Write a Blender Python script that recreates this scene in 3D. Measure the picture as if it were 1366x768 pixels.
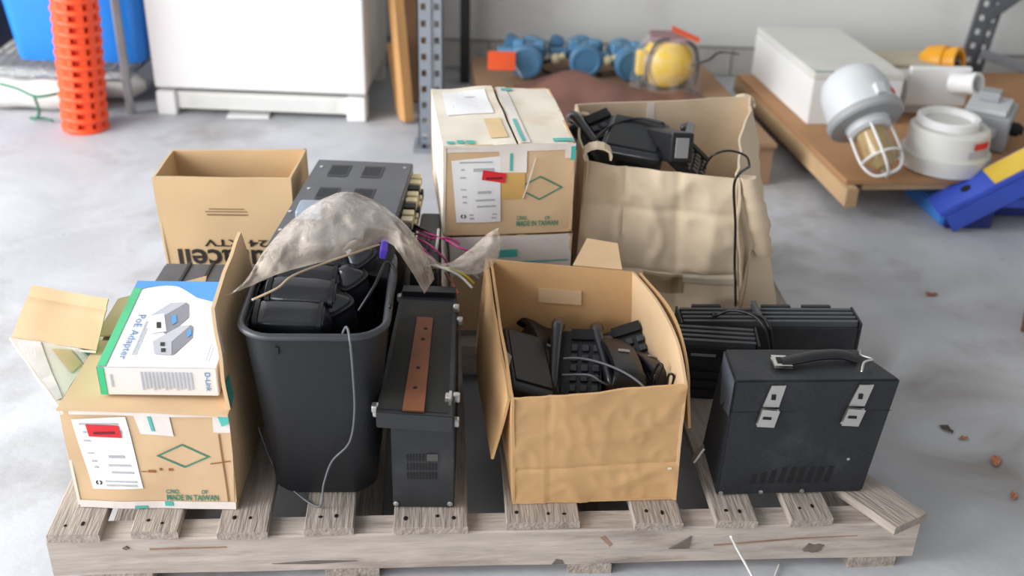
import bpy, bmesh, math, random
from mathutils import Vector, Matrix, Euler, noise

# ------------------------------------------------------------------ camera, world, light, exposure
scene = bpy.context.scene
for o in list(bpy.data.objects):
    bpy.data.objects.remove(o)
COL = scene.collection
FOC, PITCH, ROLL, HEIGHT = 1480.0, math.radians(28.8), math.radians(1.7), 1.135
FWD = Vector((0, math.cos(PITCH), -math.sin(PITCH)))
_r0 = Vector((1, 0, 0)); _u0 = Vector((0, math.sin(PITCH), math.cos(PITCH)))
RGT = math.cos(ROLL)*_r0 + math.sin(ROLL)*_u0
UPV = -math.sin(ROLL)*_r0 + math.cos(ROLL)*_u0
EYE = Vector((0, 0, HEIGHT))
cam = bpy.data.cameras.new('camera'); cam.sensor_width = 36.0; cam.lens = FOC*36.0/1366.0
cam.clip_start = .05; cam.clip_end = 100
cam_o = bpy.data.objects.new('camera', cam); COL.objects.link(cam_o)
M = Matrix((RGT, UPV, -FWD)).transposed().to_4x4(); M.translation = EYE
cam_o.matrix_world = M
cam.dof.use_dof = True; cam.dof.focus_distance = 1.62; cam.dof.aperture_fstop = 3.2
scene.camera = cam_o

world = bpy.data.worlds.new('world'); scene.world = world; world.use_nodes = True
bg = world.node_tree.nodes['Background']
bg.inputs[0].default_value = (.80, .90, 1.0, 1); bg.inputs[1].default_value = .50

def area(name, loc, target, sx, sy, power, col):
    l = bpy.data.lights.new(name, 'AREA'); l.shape = 'RECTANGLE'; l.size = sx; l.size_y = sy
    l.energy = power; l.color = col
    o = bpy.data.objects.new(name, l); COL.objects.link(o); o.location = loc
    d = Vector(target)-Vector(loc); o.rotation_euler = d.to_track_quat('-Z', 'Y').to_euler()
    return o
area('doorway_daylight', (-4.0, .7, 1.9), (.3, 2.6, .3), 3.2, 2.7, 350, (.95, .98, 1.0))
area('front_daylight', (-2.3, -1.7, 1.25), (.2, 2.6, .3), 3.0, 1.7, 88, (1.0, .98, .96))
vs = scene.view_settings
vs.view_transform = 'Standard'; vs.look = 'None'; vs.gamma = 1; vs.use_curve_mapping = False
vs.exposure = -0.05

# ------------------------------------------------------------------ helpers
def P(u, v, z):            # the point at height z seen at (u, v) of the 1366x768 frame
    d = FWD*FOC + RGT*(u-683) + UPV*(384-v)
    return EYE + d*((z-HEIGHT)/d.z)
def PY(u, v, y):           # the same at distance y
    d = FWD*FOC + RGT*(u-683) + UPV*(384-v)
    return EYE + d*(y/d.y)
def lin(c):
    return tuple(((x/255)/12.92 if x/255 <= .04045 else ((x/255+.055)/1.055)**2.4) for x in c)

MATS = {}
def mat(name, col, rough=.6, metal=0., var=.12, vscale=8., bump=0., bscale=60., stain=None, sscale=4., samt=.0,
        stretch=(1, 1, 1), spec=.5, alpha=1., trans=0., coat=0.):
    if name in MATS: return MATS[name]
    m = bpy.data.materials.new(name); m.use_nodes = True; MATS[name] = m
    nt = m.node_tree; b = nt.nodes['Principled BSDF']; L = nt.links.new
    c = lin(col)
    b.inputs['Roughness'].default_value = rough; b.inputs['Metallic'].default_value = metal
    b.inputs['Specular IOR Level'].default_value = spec; b.inputs['Alpha'].default_value = alpha
    b.inputs['Transmission Weight'].default_value = trans; b.inputs['Coat Weight'].default_value = coat
    tc = nt.nodes.new('ShaderNodeTexCoord'); mp = nt.nodes.new('ShaderNodeMapping')
    mp.inputs['Scale'].default_value = stretch; L(tc.outputs['Object'], mp.inputs[0])
    n = nt.nodes.new('ShaderNodeTexNoise'); n.inputs['Scale'].default_value = vscale; n.inputs['Detail'].default_value = 6
    L(mp.outputs[0], n.inputs[0])
    r = nt.nodes.new('ShaderNodeMapRange'); r.inputs[1].default_value = .3; r.inputs[2].default_value = .7
    L(n.outputs[0], r.inputs[0])
    mx = nt.nodes.new('ShaderNodeMix'); mx.data_type = 'RGBA'
    mx.inputs[6].default_value = (*[x*(1-var) for x in c], 1); mx.inputs[7].default_value = (*[min(1, x*(1+var)) for x in c], 1)
    L(r.outputs[0], mx.inputs[0]); out = mx.outputs[2]
    if stain:
        n2 = nt.nodes.new('ShaderNodeTexNoise'); n2.inputs['Scale'].default_value = sscale; n2.inputs['Detail'].default_value = 8
        n2.inputs['Roughness'].default_value = .65
        L(mp.outputs[0], n2.inputs[0])
        r2 = nt.nodes.new('ShaderNodeMapRange'); r2.inputs[1].default_value = .52; r2.inputs[2].default_value = .72
        r2.inputs[4].default_value = samt; L(n2.outputs[0], r2.inputs[0])
        m2 = nt.nodes.new('ShaderNodeMix'); m2.data_type = 'RGBA'; m2.inputs[7].default_value = (*lin(stain), 1)
        L(r2.outputs[0], m2.inputs[0]); L(out, m2.inputs[6]); out = m2.outputs[2]
    L(out, b.inputs['Base Color'])
    if bump:
        n3 = nt.nodes.new('ShaderNodeTexNoise'); n3.inputs['Scale'].default_value = bscale; n3.inputs['Detail'].default_value = 5
        L(mp.outputs[0], n3.inputs[0])
        bp = nt.nodes.new('ShaderNodeBump'); bp.inputs['Strength'].default_value = bump; bp.inputs['Distance'].default_value = .004
        L(n3.outputs[0], bp.inputs['Height']); L(bp.outputs[0], b.inputs['Normal'])
    return m

def tag(o, label=None, cat=None, group=None, kind=None):
    if label: o['label'] = label
    if cat: o['category'] = cat
    if group: o['group'] = group
    if kind: o['kind'] = kind
    return o
def thing(name, label, cat, loc=(0, 0, 0), rot=(0, 0, 0), group=None):
    o = bpy.data.objects.new(name, None); COL.objects.link(o); o.empty_display_size = .02
    o.location = loc; o.rotation_euler = rot
    return tag(o, label, cat, group)
def link(name, me, parent=None, smooth=None, mw=None):
    o = bpy.data.objects.new(name, me); COL.objects.link(o)
    if parent: o.parent = parent
    if mw is not None: o.matrix_local = mw
    return o
def build(name, verts, faces, material, parent=None, smooth=False, loc=None, rot=None):
    me = bpy.data.meshes.new(name); me.from_pydata([tuple(v) for v in verts], [], faces); me.update()
    bm = bmesh.new(); bm.from_mesh(me); bmesh.ops.recalc_face_normals(bm, faces=bm.faces); bm.to_mesh(me); bm.free()
    me.materials.append(material)
    if smooth: me.shade_smooth()
    o = link(name, me, parent)
    if loc is not None: o.location = loc
    if rot is not None: o.rotation_euler = rot
    return o
def from_bm(name, bm, material, parent=None, smooth=False, loc=None, rot=None):
    me = bpy.data.meshes.new(name); bm.to_mesh(me); bm.free(); me.materials.append(material)
    if smooth:
        me.shade_smooth()
        me.set_sharp_from_angle(angle=math.radians(35))
    o = link(name, me, parent)
    if loc is not None: o.location = loc
    if rot is not None: o.rotation_euler = rot
    return o
def box(name, c, s, material, parent=None, bevel=.0, rot=None, seg=2, smooth=False, taper=None):
    """box of size s centred on c (the object's own origin is c)"""
    bm = bmesh.new(); bmesh.ops.create_cube(bm, size=1)
    for v in bm.verts:
        t = taper if (taper and v.co.z > 0) else 1
        v.co = Vector((v.co.x*s[0]*t, v.co.y*s[1]*t, v.co.z*s[2]))
    if bevel: bmesh.ops.bevel(bm, geom=list(bm.edges), offset=bevel, segments=seg, affect='EDGES', profile=.6)
    return from_bm(name, bm, material, parent, smooth or (bevel and seg > 2), loc=c, rot=rot)
def hexa(name, b4, t4, material, parent=None, bevel=0.):
    """solid from four bottom and four top corners"""
    vs_ = [Vector(p) for p in b4]+[Vector(p) for p in t4]
    bm = bmesh.new(); bv = [bm.verts.new(v) for v in vs_]
    for f in ((3, 2, 1, 0), (4, 5, 6, 7), (0, 1, 5, 4), (1, 2, 6, 5), (2, 3, 7, 6), (3, 0, 4, 7)):
        bm.faces.new([bv[i] for i in f])
    bmesh.ops.recalc_face_normals(bm, faces=bm.faces)
    if bevel: bmesh.ops.bevel(bm, geom=list(bm.edges), offset=bevel, segments=2, affect='EDGES')
    return from_bm(name, bm, material, parent)
def lathe(name, prof, material, parent=None, seg=32, loc=None, rot=None, smooth=True):
    verts, faces = [], []
    for r, z in prof:
        for i in range(seg):
            a = 2*math.pi*i/seg; verts.append((r*math.cos(a), r*math.sin(a), z))
    for j in range(len(prof)-1):
        for i in range(seg):
            k = (i+1) % seg; faces.append((j*seg+i, j*seg+k, (j+1)*seg+k, (j+1)*seg+i))
    if prof[0][0] > 1e-5: faces.append(tuple(range(seg)))
    if prof[-1][0] > 1e-5: faces.append(tuple((len(prof)-1)*seg+i for i in range(seg)))
    bm = bmesh.new(); bv = [bm.verts.new(v) for v in verts]
    for f in faces:
        try: bm.faces.new([bv[i] for i in f])
        except ValueError: pass
    bmesh.ops.remove_doubles(bm, verts=bm.verts, dist=1e-6)
    bmesh.ops.recalc_face_normals(bm, faces=bm.faces)
    return from_bm(name, bm, material, parent, smooth, loc, rot)
def catmull(pts, n=8, closed=False):
    pts = [Vector(p) for p in pts]; out = []
    N = len(pts)
    for i in range(N if closed else N-1):
        if closed: p0, p1, p2, p3 = pts[i-1], pts[i], pts[(i+1) % N], pts[(i+2) % N]
        else: p0, p1, p2, p3 = pts[max(i-1, 0)], pts[i], pts[i+1], pts[min(i+2, N-1)]
        for k in range(n):
            t = k/n
            out.append(.5*((2*p1)+(p2-p0)*t+(2*p0-5*p1+4*p2-p3)*t*t+(3*p1-p0-3*p2+p3)*t**3))
    if not closed: out.append(pts[-1])
    return out
def tube_data(pts, r, seg=6, closed=False):
    verts, faces = [], []; n = len(pts); prev = Vector((.3, .2, 1)).normalized()
    for i, p in enumerate(pts):
        if closed: d = pts[(i+1) % n]-pts[i-1]
        else: d = pts[min(i+1, n-1)]-pts[max(i-1, 0)]
        d.normalize(); a = prev-d*prev.dot(d)
        if a.length < 1e-4: a = d.orthogonal()
        a.normalize(); prev = a; b = d.cross(a)
        rr = r[i] if isinstance(r, (list, tuple)) else r
        for k in range(seg):
            t = 2*math.pi*k/seg; verts.append(p+rr*(a*math.cos(t)+b*math.sin(t)))
    for i in range(n if closed else n-1):
        j = (i+1) % n
        for k in range(seg):
            l = (k+1) % seg; faces.append((i*seg+k, i*seg+l, j*seg+l, j*seg+k))
    if not closed:
        faces.append(tuple(range(seg))); faces.append(tuple((n-1)*seg+k for k in range(seg)))
    return verts, faces
def tube(name, pts, r, material, parent=None, n=8, seg=6, smooth_path=True, closed=False):
    pp = catmull(pts, n, closed) if smooth_path else [Vector(p) for p in pts]
    v, f = tube_data(pp, r, seg, closed)
    return build(name, v, f, material, parent, smooth=True)
def dup(root, loc=None, rot=None, label=None, scale=None):
    r = root.copy(); COL.objects.link(r)
    if loc is not None: r.location = loc
    if rot is not None: r.rotation_euler = rot
    if scale is not None: r.scale = (scale,)*3
    if label: r['label'] = label
    for ch in list(root.children):
        c = ch.copy(); COL.objects.link(c); c.parent = r
        for g in list(ch.children):
            d = g.copy(); COL.objects.link(d); d.parent = c
    return r

def sm(t): return max(0., min(1., t))
class Panel:
    """a sheet of cardboard between four corners (seen from outside: bottom left, bottom right, top right, top left)"""
    def __init__(s, a, b, c, d, amp=.0, freq=9., seed=0., bulge=0., creases=(), ridge=0., rfreq=6.):
        s.a, s.b, s.c, s.d = map(Vector, (a, b, c, d)); s.amp, s.freq, s.seed, s.bulge = amp, freq, seed, bulge
        s.ridge, s.rfreq = ridge, rfreq
        s.n = ((s.b-s.a).cross(s.d-s.a)+(s.b-s.c).cross(s.b-s.c)).normalized(); s.creases = creases
        s.w = (s.b-s.a).length; s.h = (s.d-s.a).length
    def pt(s, u, v, off=0.):
        p = (s.a*(1-u)+s.b*u)*(1-v)+(s.d*(1-u)+s.c*u)*v
        e = 0.
        if s.amp: e += s.amp*noise.noise(Vector((p.x*s.freq+s.seed, p.y*s.freq, p.z*s.freq+s.seed*.7)))
        if s.ridge:
            q_ = Vector((p.x*s.rfreq+s.seed*3, p.y*s.rfreq, p.z*s.rfreq*.8+p.x*2))
            e += s.ridge*(.5-min(1, abs(noise.noise(q_))*3.2)) + .5*s.ridge*(.5-min(1, abs(noise.noise(q_*2.3+Vector((5, 1, 2))))*3))
        if s.bulge > 0: e += s.bulge*math.sin(math.pi*sm(u))*math.sin(math.pi*sm(v))
        elif s.bulge < 0: e -= s.bulge*math.sin(math.pi*sm(u))*sm(v)
        for ax, at_, wd, dp in s.creases:
            t = (u if ax == 'u' else v)-at_
            e -= dp*max(0, 1-abs(t)/wd)
        return p+s.n*(e+off)
    def mesh(s, name, material, parent, thick=.004, nu=14, nv=14, topcut=None, label=None):
        verts, faces = [], []
        def V(u, v, off):
            if topcut: v = v*topcut(u)
            return s.pt(u, v, off)
        for off in (0., -thick):
            for j in range(nv+1):
                for i in range(nu+1): verts.append(V(i/nu, j/nv, off))
        K = (nu+1)*(nv+1); I = lambda i, j, l: l*K+j*(nu+1)+i
        for j in range(nv):
            for i in range(nu):
                faces.append((I(i, j, 0), I(i+1, j, 0), I(i+1, j+1, 0), I(i, j+1, 0)))
                faces.append((I(i, j, 1), I(i, j+1, 1), I(i+1, j+1, 1), I(i+1, j, 1)))
        for i in range(nu):
            faces.append((I(i, 0, 0), I(i, 0, 1), I(i+1, 0, 1), I(i+1, 0, 0)))
            faces.append((I(i, nv, 0), I(i+1, nv, 0), I(i+1, nv, 1), I(i, nv, 1)))
        for j in range(nv):
            faces.append((I(0, j, 0), I(0, j+1, 0), I(0, j+1, 1), I(0, j, 1)))
            faces.append((I(nu, j, 0), I(nu, j, 1), I(nu, j+1, 1), I(nu, j+1, 0)))
        o = build(name, verts, faces, material, parent, smooth=True)
        o.data.set_sharp_from_angle(angle=math.radians(38))
        if label: o['label'] = label
        return o
    def decal(s, name, pts, material, parent, off=.0008, n=8, label=None, thick=.0004):
        """thin sheet on the panel: quad pts in (u, v)"""
        q = [Vector((x, y, 0)) for x, y in pts]; verts, faces = [], []
        for l in (1, 0):
            for j in range(n+1):
                for i in range(n+1):
                    a, b = i/n, j/n
                    p = (q[0]*(1-a)+q[1]*a)*(1-b)+(q[3]*(1-a)+q[2]*a)*b
                    verts.append(s.pt(p.x, p.y, off+l*thick))
        K = (n+1)**2
        for j in range(n):
            for i in range(n):
                f = (j*(n+1)+i, j*(n+1)+i+1, (j+1)*(n+1)+i+1, (j+1)*(n+1)+i)
                faces.append(f); faces.append(tuple(K+k for k in reversed(f)))
        o = build(name, verts, faces, material, parent)
        if label: o['label'] = label
        return o
    def rect(s, name, u0, v0, u1, v1, material, parent, **k):
        return s.decal(name, [(u0, v0), (u1, v0), (u1, v1), (u0, v1)], material, parent, **k)
    def poly(s, name, loops, material, parent, off=.0012, label=None):
        """flat print from (verts, faces) lists in (u, v)"""
        verts, faces = [], []
        for vv, ff in loops:
            k = len(verts); verts += [s.pt(x, y, off) for x, y in vv]; faces += [tuple(k+i for i in f) for f in ff]
        me = bpy.data.meshes.new(name); me.from_pydata([tuple(v) for v in verts], [], faces); me.update()
        me.materials.append(material)
        o = link(name, me, parent)
        if label: o['label'] = label
        return o
    def bars(s, name, rects, material, parent, off=.0012):
        return s.poly(name, [([(a, b), (c, b), (c, d), (a, d)], [(0, 1, 2, 3)]) for a, b, c, d in rects], material, parent, off)
    def text(s, name, body, u0, v0, u1, v1, material, parent, rot=0, off=.0013, bold=0.):
        """lettering fitted to the rectangle; rot in quarter turns"""
        vv, ff = text2d(body, bold)
        out = []
        for x, y in vv:
            if rot == 1: x, y = 1-y, x
            elif rot == 2: x, y = 1-x, 1-y
            elif rot == 3: x, y = y, 1-x
            out.append((u0+x*(u1-u0), v0+y*(v1-v0)))
        return s.poly(name, [(out, ff)], material, parent, off)
_tc = {}
def text2d(body, bold=0.):
    if (body, bold) in _tc: return _tc[(body, bold)]
    cu = bpy.data.curves.new('lettering', 'FONT'); cu.body = body; cu.resolution_u = 3; cu.offset = bold
    ob = bpy.data.objects.new('lettering', cu); COL.objects.link(ob)
    dg = bpy.context.evaluated_depsgraph_get(); ev = ob.evaluated_get(dg); me = ev.to_mesh()
    vv = [(v.co.x, v.co.y) for v in me.vertices]; ff = [tuple(p.vertices) for p in me.polygons]
    ev.to_mesh_clear(); bpy.data.objects.remove(ob); bpy.data.curves.remove(cu)
    x0 = min(v[0] for v in vv); x1 = max(v[0] for v in vv); y0 = min(v[1] for v in vv); y1 = max(v[1] for v in vv)
    vv = [((x-x0)/(x1-x0), (y-y0)/(y1-y0)) for x, y in vv]
    _tc[(body, bold)] = (vv, ff); return vv, ff

# ------------------------------------------------------------------ materials
m_floor = mat('floor_concrete', (190, 191, 195), .55, var=.10, vscale=2.2, bump=.25, bscale=45, stain=(118, 106, 96), sscale=1.9, samt=.75, spec=.35)
m_wall = mat('wall_paint', (222, 221, 218), .7, var=.04, vscale=3, bump=.15, bscale=25, stain=(150, 146, 140), sscale=3.5, samt=.22)
m_block = mat('block_paint', (196, 192, 186), .75, var=.08, vscale=6, bump=.4, bscale=50, stain=(120, 112, 104), sscale=5, samt=.35)
m_mortar = mat('mortar', (158, 153, 147), .9)
m_card = mat('cardboard_tan', (208, 176, 138), .75, var=.06, vscale=10, bump=.12, bscale=35, stain=(178, 134, 88), sscale=6, samt=.25)
m_cardi = mat('cardboard_brown', (196, 155, 108), .78, var=.05, vscale=8, bump=.15, bscale=25, stain=(165, 122, 80), sscale=7, samt=.25)
m_cardt = mat('cardboard_battery', (206, 175, 134), .75, var=.05, vscale=10, bump=.12, bscale=30, stain=(180, 146, 100), sscale=5, samt=.2)
m_beige = mat('cardboard_beige', (216, 195, 168), .8, var=.07, vscale=6, bump=.3, bscale=14, stain=(166, 140, 108), sscale=5, samt=.4)
m_edge = mat('cardboard_edge', (160, 132, 98), .85, var=.2, vscale=80)
m_whitecard = mat('whitened_cardboard', (226, 216, 200), .6, var=.06, vscale=12, stain=(206, 176, 134), sscale=7, samt=.6)
m_tape = mat('packing_tape', (226, 216, 210), .25, var=.05, vscale=30, bump=.2, bscale=40)
m_tapeg = mat('tape_teal_print', (80, 178, 168), .35, var=.1)
m_label = mat('label_paper', (232, 230, 230), .55, var=.02)
m_gray = mat('label_grey_print', (178, 177, 180), .6, var=.1, vscale=200)
m_ink = mat('black_ink', (38, 34, 32), .6)
m_red = mat('red_sticker', (214, 40, 50), .5, var=.08)
m_teal = mat('teal_ink', (62, 128, 108), .7, var=.1, vscale=60)
m_rust = mat('rust_stain', (150, 92, 48), .8, var=.25, vscale=40)
m_wood = mat('pallet_wood', (160, 148, 138), .85, var=.22, vscale=16, bump=.7, bscale=34, stain=(98, 84, 74), sscale=9, samt=.65, stretch=(6, .6, 6))
m_woodx = mat('pallet_stringer', (180, 168, 158), .85, var=.16, vscale=12, bump=.6, bscale=28, stain=(112, 96, 86), sscale=5, samt=.75, stretch=(.8, 6, 5))
m_nail = mat('nail_iron', (40, 34, 30), .7, .6)
m_black = mat('black_plastic', (23, 24, 27), .42, var=.1, bump=.05, bscale=200)
m_gloss = mat('glossy_black', (40, 42, 48), .28, var=.1, coat=.5)
m_bin = mat('bin_plastic', (25, 27, 31), .48, var=.1, bump=.12, bscale=260)
m_binrim = mat('bin_rim', (58, 60, 65), .38)
m_metal = mat('black_painted_metal', (36, 37, 40), .5, var=.15, vscale=20, stain=(88, 86, 84), sscale=9, samt=.3)
m_case = mat('black_case_cloth', (30, 32, 37), .55, var=.15, vscale=14, bump=.3, bscale=150, stain=(92, 92, 96), sscale=7, samt=.3)
m_amp = mat('grey_metal', (84, 85, 90), .5, var=.08, vscale=12, stain=(120, 120, 122), sscale=6, samt=.25)
m_dark = mat('dark_slot', (12, 12, 13), .7)
m_steel = mat('bright_steel', (200, 198, 194), .3, .9, var=.1)
m_brass = mat('cream_terminal', (196, 184, 150), .45, .2)
m_copper = mat('copper_strip', (138, 84, 54), .65, .1, var=.2, vscale=20)
m_corner = mat('corner_plate', (96, 102, 112), .4, .4)
m_cable = mat('black_cable', (22, 22, 24), .4)
m_cableg = mat('grey_cable', (96, 98, 104), .4)
m_pink = mat('pink_wire', (206, 62, 140), .4); m_yel = mat('yellow_wire', (206, 186, 50), .4)
m_whw = mat('white_wire', (222, 220, 214), .4); m_purple = mat('purple_plug', (92, 70, 190), .4)
m_key = mat('phone_key', (52, 54, 62), .4); m_grey = mat('grey_plastic', (150, 150, 152), .5)
m_white = mat('white_enamel', (232, 231, 230), .3, var=.015)
m_white2 = mat('white_plastic', (216, 214, 208), .5, var=.04, stain=(170, 164, 154), sscale=7, samt=.2)
m_orange = mat('orange_mesh', (250, 84, 40), .45, var=.06)
m_orange2 = mat('orange_core', (232, 70, 36), .5)
m_tag = mat('orange_tag', (255, 96, 46), .5)
m_blue = mat('blue_tote', (40, 130, 220), .35, var=.05)
m_galv = mat('galvanised_post', (142, 148, 156), .5, .35, var=.08, vscale=25)
m_dgalv = mat('dark_post', (88, 92, 98), .5, .35, var=.1)
m_wire = mat('chrome_wire', (176, 178, 178), .35, .6)
m_plank = mat('new_wood', (190, 142, 90), .7, var=.14, vscale=10, stretch=(8, 8, .6), bump=.3)
m_oldply = mat('brown_board', (156, 122, 94), .85, var=.1, vscale=5, stain=(120, 92, 70), sscale=4, samt=.4)
m_tarp = mat('red_brown_sheet', (122, 84, 74), .6, var=.15, vscale=9, stain=(80, 56, 50), sscale=8, samt=.4, bump=.3, bscale=20)
m_tblue = mat('blue_enamel', (92, 138, 172), .4, var=.08)
m_tblue2 = mat('blue_enamel_cap', (76, 122, 158), .42, var=.08)
m_yellow = mat('yellow_plastic', (248, 204, 40), .35, var=.06)
m_amber = mat('amber_glass', (178, 152, 106), .15, var=.2, vscale=25)
m_yor = mat('orange_yellow_cap', (246, 170, 34), .4)
m_lgrey = mat('light_grey_cast', (206, 208, 210), .45, var=.05)
m_mgrey = mat('mid_grey_cast', (160, 162, 164), .5, var=.08)
m_jblue = mat('jack_blue', (58, 84, 190), .45, var=.12, vscale=18, stain=(60, 66, 110), sscale=9, samt=.4)
m_jblue2 = mat('jack_light_blue', (66, 126, 206), .45, var=.1)
m_jyel = mat('jack_yellow', (214, 180, 62), .5, var=.08, stain=(170, 140, 60), sscale=12, samt=.3)
m_pblue = mat('product_blue', (62, 146, 214), .35, var=.02)
m_pwhite = mat('product_white', (228, 231, 236), .35, var=.01)
m_pgreen = mat('product_green', (58, 186, 128), .35, var=.02)
m_pgrey = mat('product_grey', (122, 126, 138), .4); m_pgrey2 = mat('product_grey_light', (176, 180, 190), .4)
m_ptext = mat('product_text', (84, 130, 176), .4)
m_side = mat('product_side', (222, 218, 214), .4, var=.02)
m_leaf = mat('dry_leaf', (166, 108, 76), .8)
m_green = mat('green_cord', (40, 120, 90), .6)
def film(name, col, tr, rough=.15, wrinkle=0.):
    m = bpy.data.materials.new(name); m.use_nodes = True; nt = m.node_tree; nt.nodes.clear(); L = nt.links.new
    out = nt.nodes.new('ShaderNodeOutputMaterial'); t = nt.nodes.new('ShaderNodeBsdfTransparent')
    g = nt.nodes.new('ShaderNodeBsdfPrincipled'); g.inputs['Base Color'].default_value = (*lin(col), 1)
    g.inputs['Roughness'].default_value = rough
    n = nt.nodes.new('ShaderNodeTexNoise'); n.inputs['Scale'].default_value = 5; n.inputs['Detail'].default_value = 2
    r = nt.nodes.new('ShaderNodeMapRange'); r.inputs[1].default_value = .3; r.inputs[2].default_value = .7
    r.inputs[3].default_value = max(0, tr-.1); r.inputs[4].default_value = min(1, tr+.1)
    L(n.outputs[0], r.inputs[0])
    if wrinkle:
        tc = nt.nodes.new('ShaderNodeTexCoord'); w1 = nt.nodes.new('ShaderNodeTexNoise'); w1.inputs['Scale'].default_value = 42
        w1.inputs['Detail'].default_value = 3.5; w1.inputs['Distortion'].default_value = .4
        L(tc.outputs['Object'], w1.inputs[0]); bp = nt.nodes.new('ShaderNodeBump'); bp.inputs['Strength'].default_value = wrinkle
        bp.inputs['Distance'].default_value = .006; L(w1.outputs[0], bp.inputs['Height']); L(bp.outputs[0], g.inputs['Normal'])
    mx = nt.nodes.new('ShaderNodeMixShader'); L(r.outputs[0], mx.inputs[0]); L(g.outputs[0], mx.inputs[1]); L(t.outputs[0], mx.inputs[2])
    L(mx.outputs[0], out.inputs[0]); return m
m_bag = film('plastic_bag', (232, 216, 200), .55, .14, 1.)
m_bag2 = film('clear_bag', (230, 230, 230), .86)

# ------------------------------------------------------------------ the setting
def floor_mat():
    m = m_floor; nt = m.node_tree; L = nt.links.new; b = nt.nodes['Principled BSDF']
    src = b.inputs['Base Color'].links[0].from_socket
    tc = nt.nodes.new('ShaderNodeTexCoord')
    v = nt.nodes.new('ShaderNodeTexVoronoi'); v.inputs['Scale'].default_value = 9; v.inputs['Randomness'].default_value = 1
    L(tc.outputs['Object'], v.inputs[0])
    r = nt.nodes.new('ShaderNodeMapRange'); r.inputs[1].default_value = .05; r.inputs[2].default_value = .02
    r.inputs[4].default_value = .5
    L(v.outputs['Distance'], r.inputs[0])
    n = nt.nodes.new('ShaderNodeTexNoise'); n.inputs['Scale'].default_value = 3.1; n.inputs['Detail'].default_value = 9
    n.inputs['Distortion'].default_value = 1.2
    L(tc.outputs['Object'], n.inputs[0])
    r3 = nt.nodes.new('ShaderNodeMapRange'); r3.inputs[1].default_value = .42; r3.inputs[2].default_value = .62
    r3.inputs[3].default_value = .9; r3.inputs[4].default_value = 1.06
    L(n.outputs[0], r3.inputs[0])
    mx = nt.nodes.new('ShaderNodeMix'); mx.data_type = 'RGBA'; mx.inputs[7].default_value = (*lin((120, 108, 98)), 1)
    L(src, mx.inputs[6]); L(r.outputs[0], mx.inputs[0])
    for cx, cy, rad, amt in ((.86, .58, .30, .75), (.98, .30, .38, .7), (.72, .78, .22, .6), (1.2, -.15, .35, .4)):  # dirt smudges right of the pallet, with the load's shade painted in too
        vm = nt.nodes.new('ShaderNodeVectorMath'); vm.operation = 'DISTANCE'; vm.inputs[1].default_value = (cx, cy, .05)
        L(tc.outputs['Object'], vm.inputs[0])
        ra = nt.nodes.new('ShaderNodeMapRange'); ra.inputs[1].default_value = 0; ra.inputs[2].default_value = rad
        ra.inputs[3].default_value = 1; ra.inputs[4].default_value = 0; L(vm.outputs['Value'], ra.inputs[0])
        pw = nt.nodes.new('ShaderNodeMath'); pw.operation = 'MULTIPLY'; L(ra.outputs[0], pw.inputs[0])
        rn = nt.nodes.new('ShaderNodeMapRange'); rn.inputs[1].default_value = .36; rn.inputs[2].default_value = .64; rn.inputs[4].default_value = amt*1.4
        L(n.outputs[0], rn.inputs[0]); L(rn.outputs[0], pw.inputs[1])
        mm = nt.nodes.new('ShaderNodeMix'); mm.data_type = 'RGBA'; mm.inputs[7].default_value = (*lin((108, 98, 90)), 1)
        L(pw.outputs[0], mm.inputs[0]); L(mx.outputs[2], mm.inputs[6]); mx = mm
    mu = nt.nodes.new('ShaderNodeMix'); mu.data_type = 'RGBA'; mu.blend_type = 'MULTIPLY'; mu.inputs[0].default_value = 1
    L(mx.outputs[2], mu.inputs[6]); L(r3.outputs[0], mu.inputs[7]); L(mu.outputs[2], b.inputs['Base Color'])
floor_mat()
WY = 3.56
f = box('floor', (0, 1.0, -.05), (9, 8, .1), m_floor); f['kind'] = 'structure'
w = thing('wall_back', None, None, (0, WY, 0)); w['kind'] = 'structure'
box('wall_panel', (0, .10, 1.79), (9, .2, 3.38), m_wall, w)
box('mortar_bed', (0, .1035, .05), (9, .2, .1), m_mortar, w)
wr = thing('wall_right', None, None, (2.7, 0, 0)); wr['kind'] = 'structure'
box('wall_panel', (.1, 1.0, 1.75), (.2, 8.0, 3.5), mat('wall_paint_grey', (176, 174, 170), .8), wr)
ce = box('ceiling', (-.3, 1.0, 3.56), (6.4, 8.0, .1), mat('ceiling_grey', (150, 150, 150), .9)); ce['kind'] = 'structure'
bmesh_block = None
for k in range(22):
    if bmesh_block is None:
        b0 = box('block', (-4.3, .1, .046), (.393, .2, .086), m_block, w, bevel=.004); bmesh_block = b0
    else:
        c = b0.copy(); COL.objects.link(c); c.location = (-4.3+.4*k, .1, .046)

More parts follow.
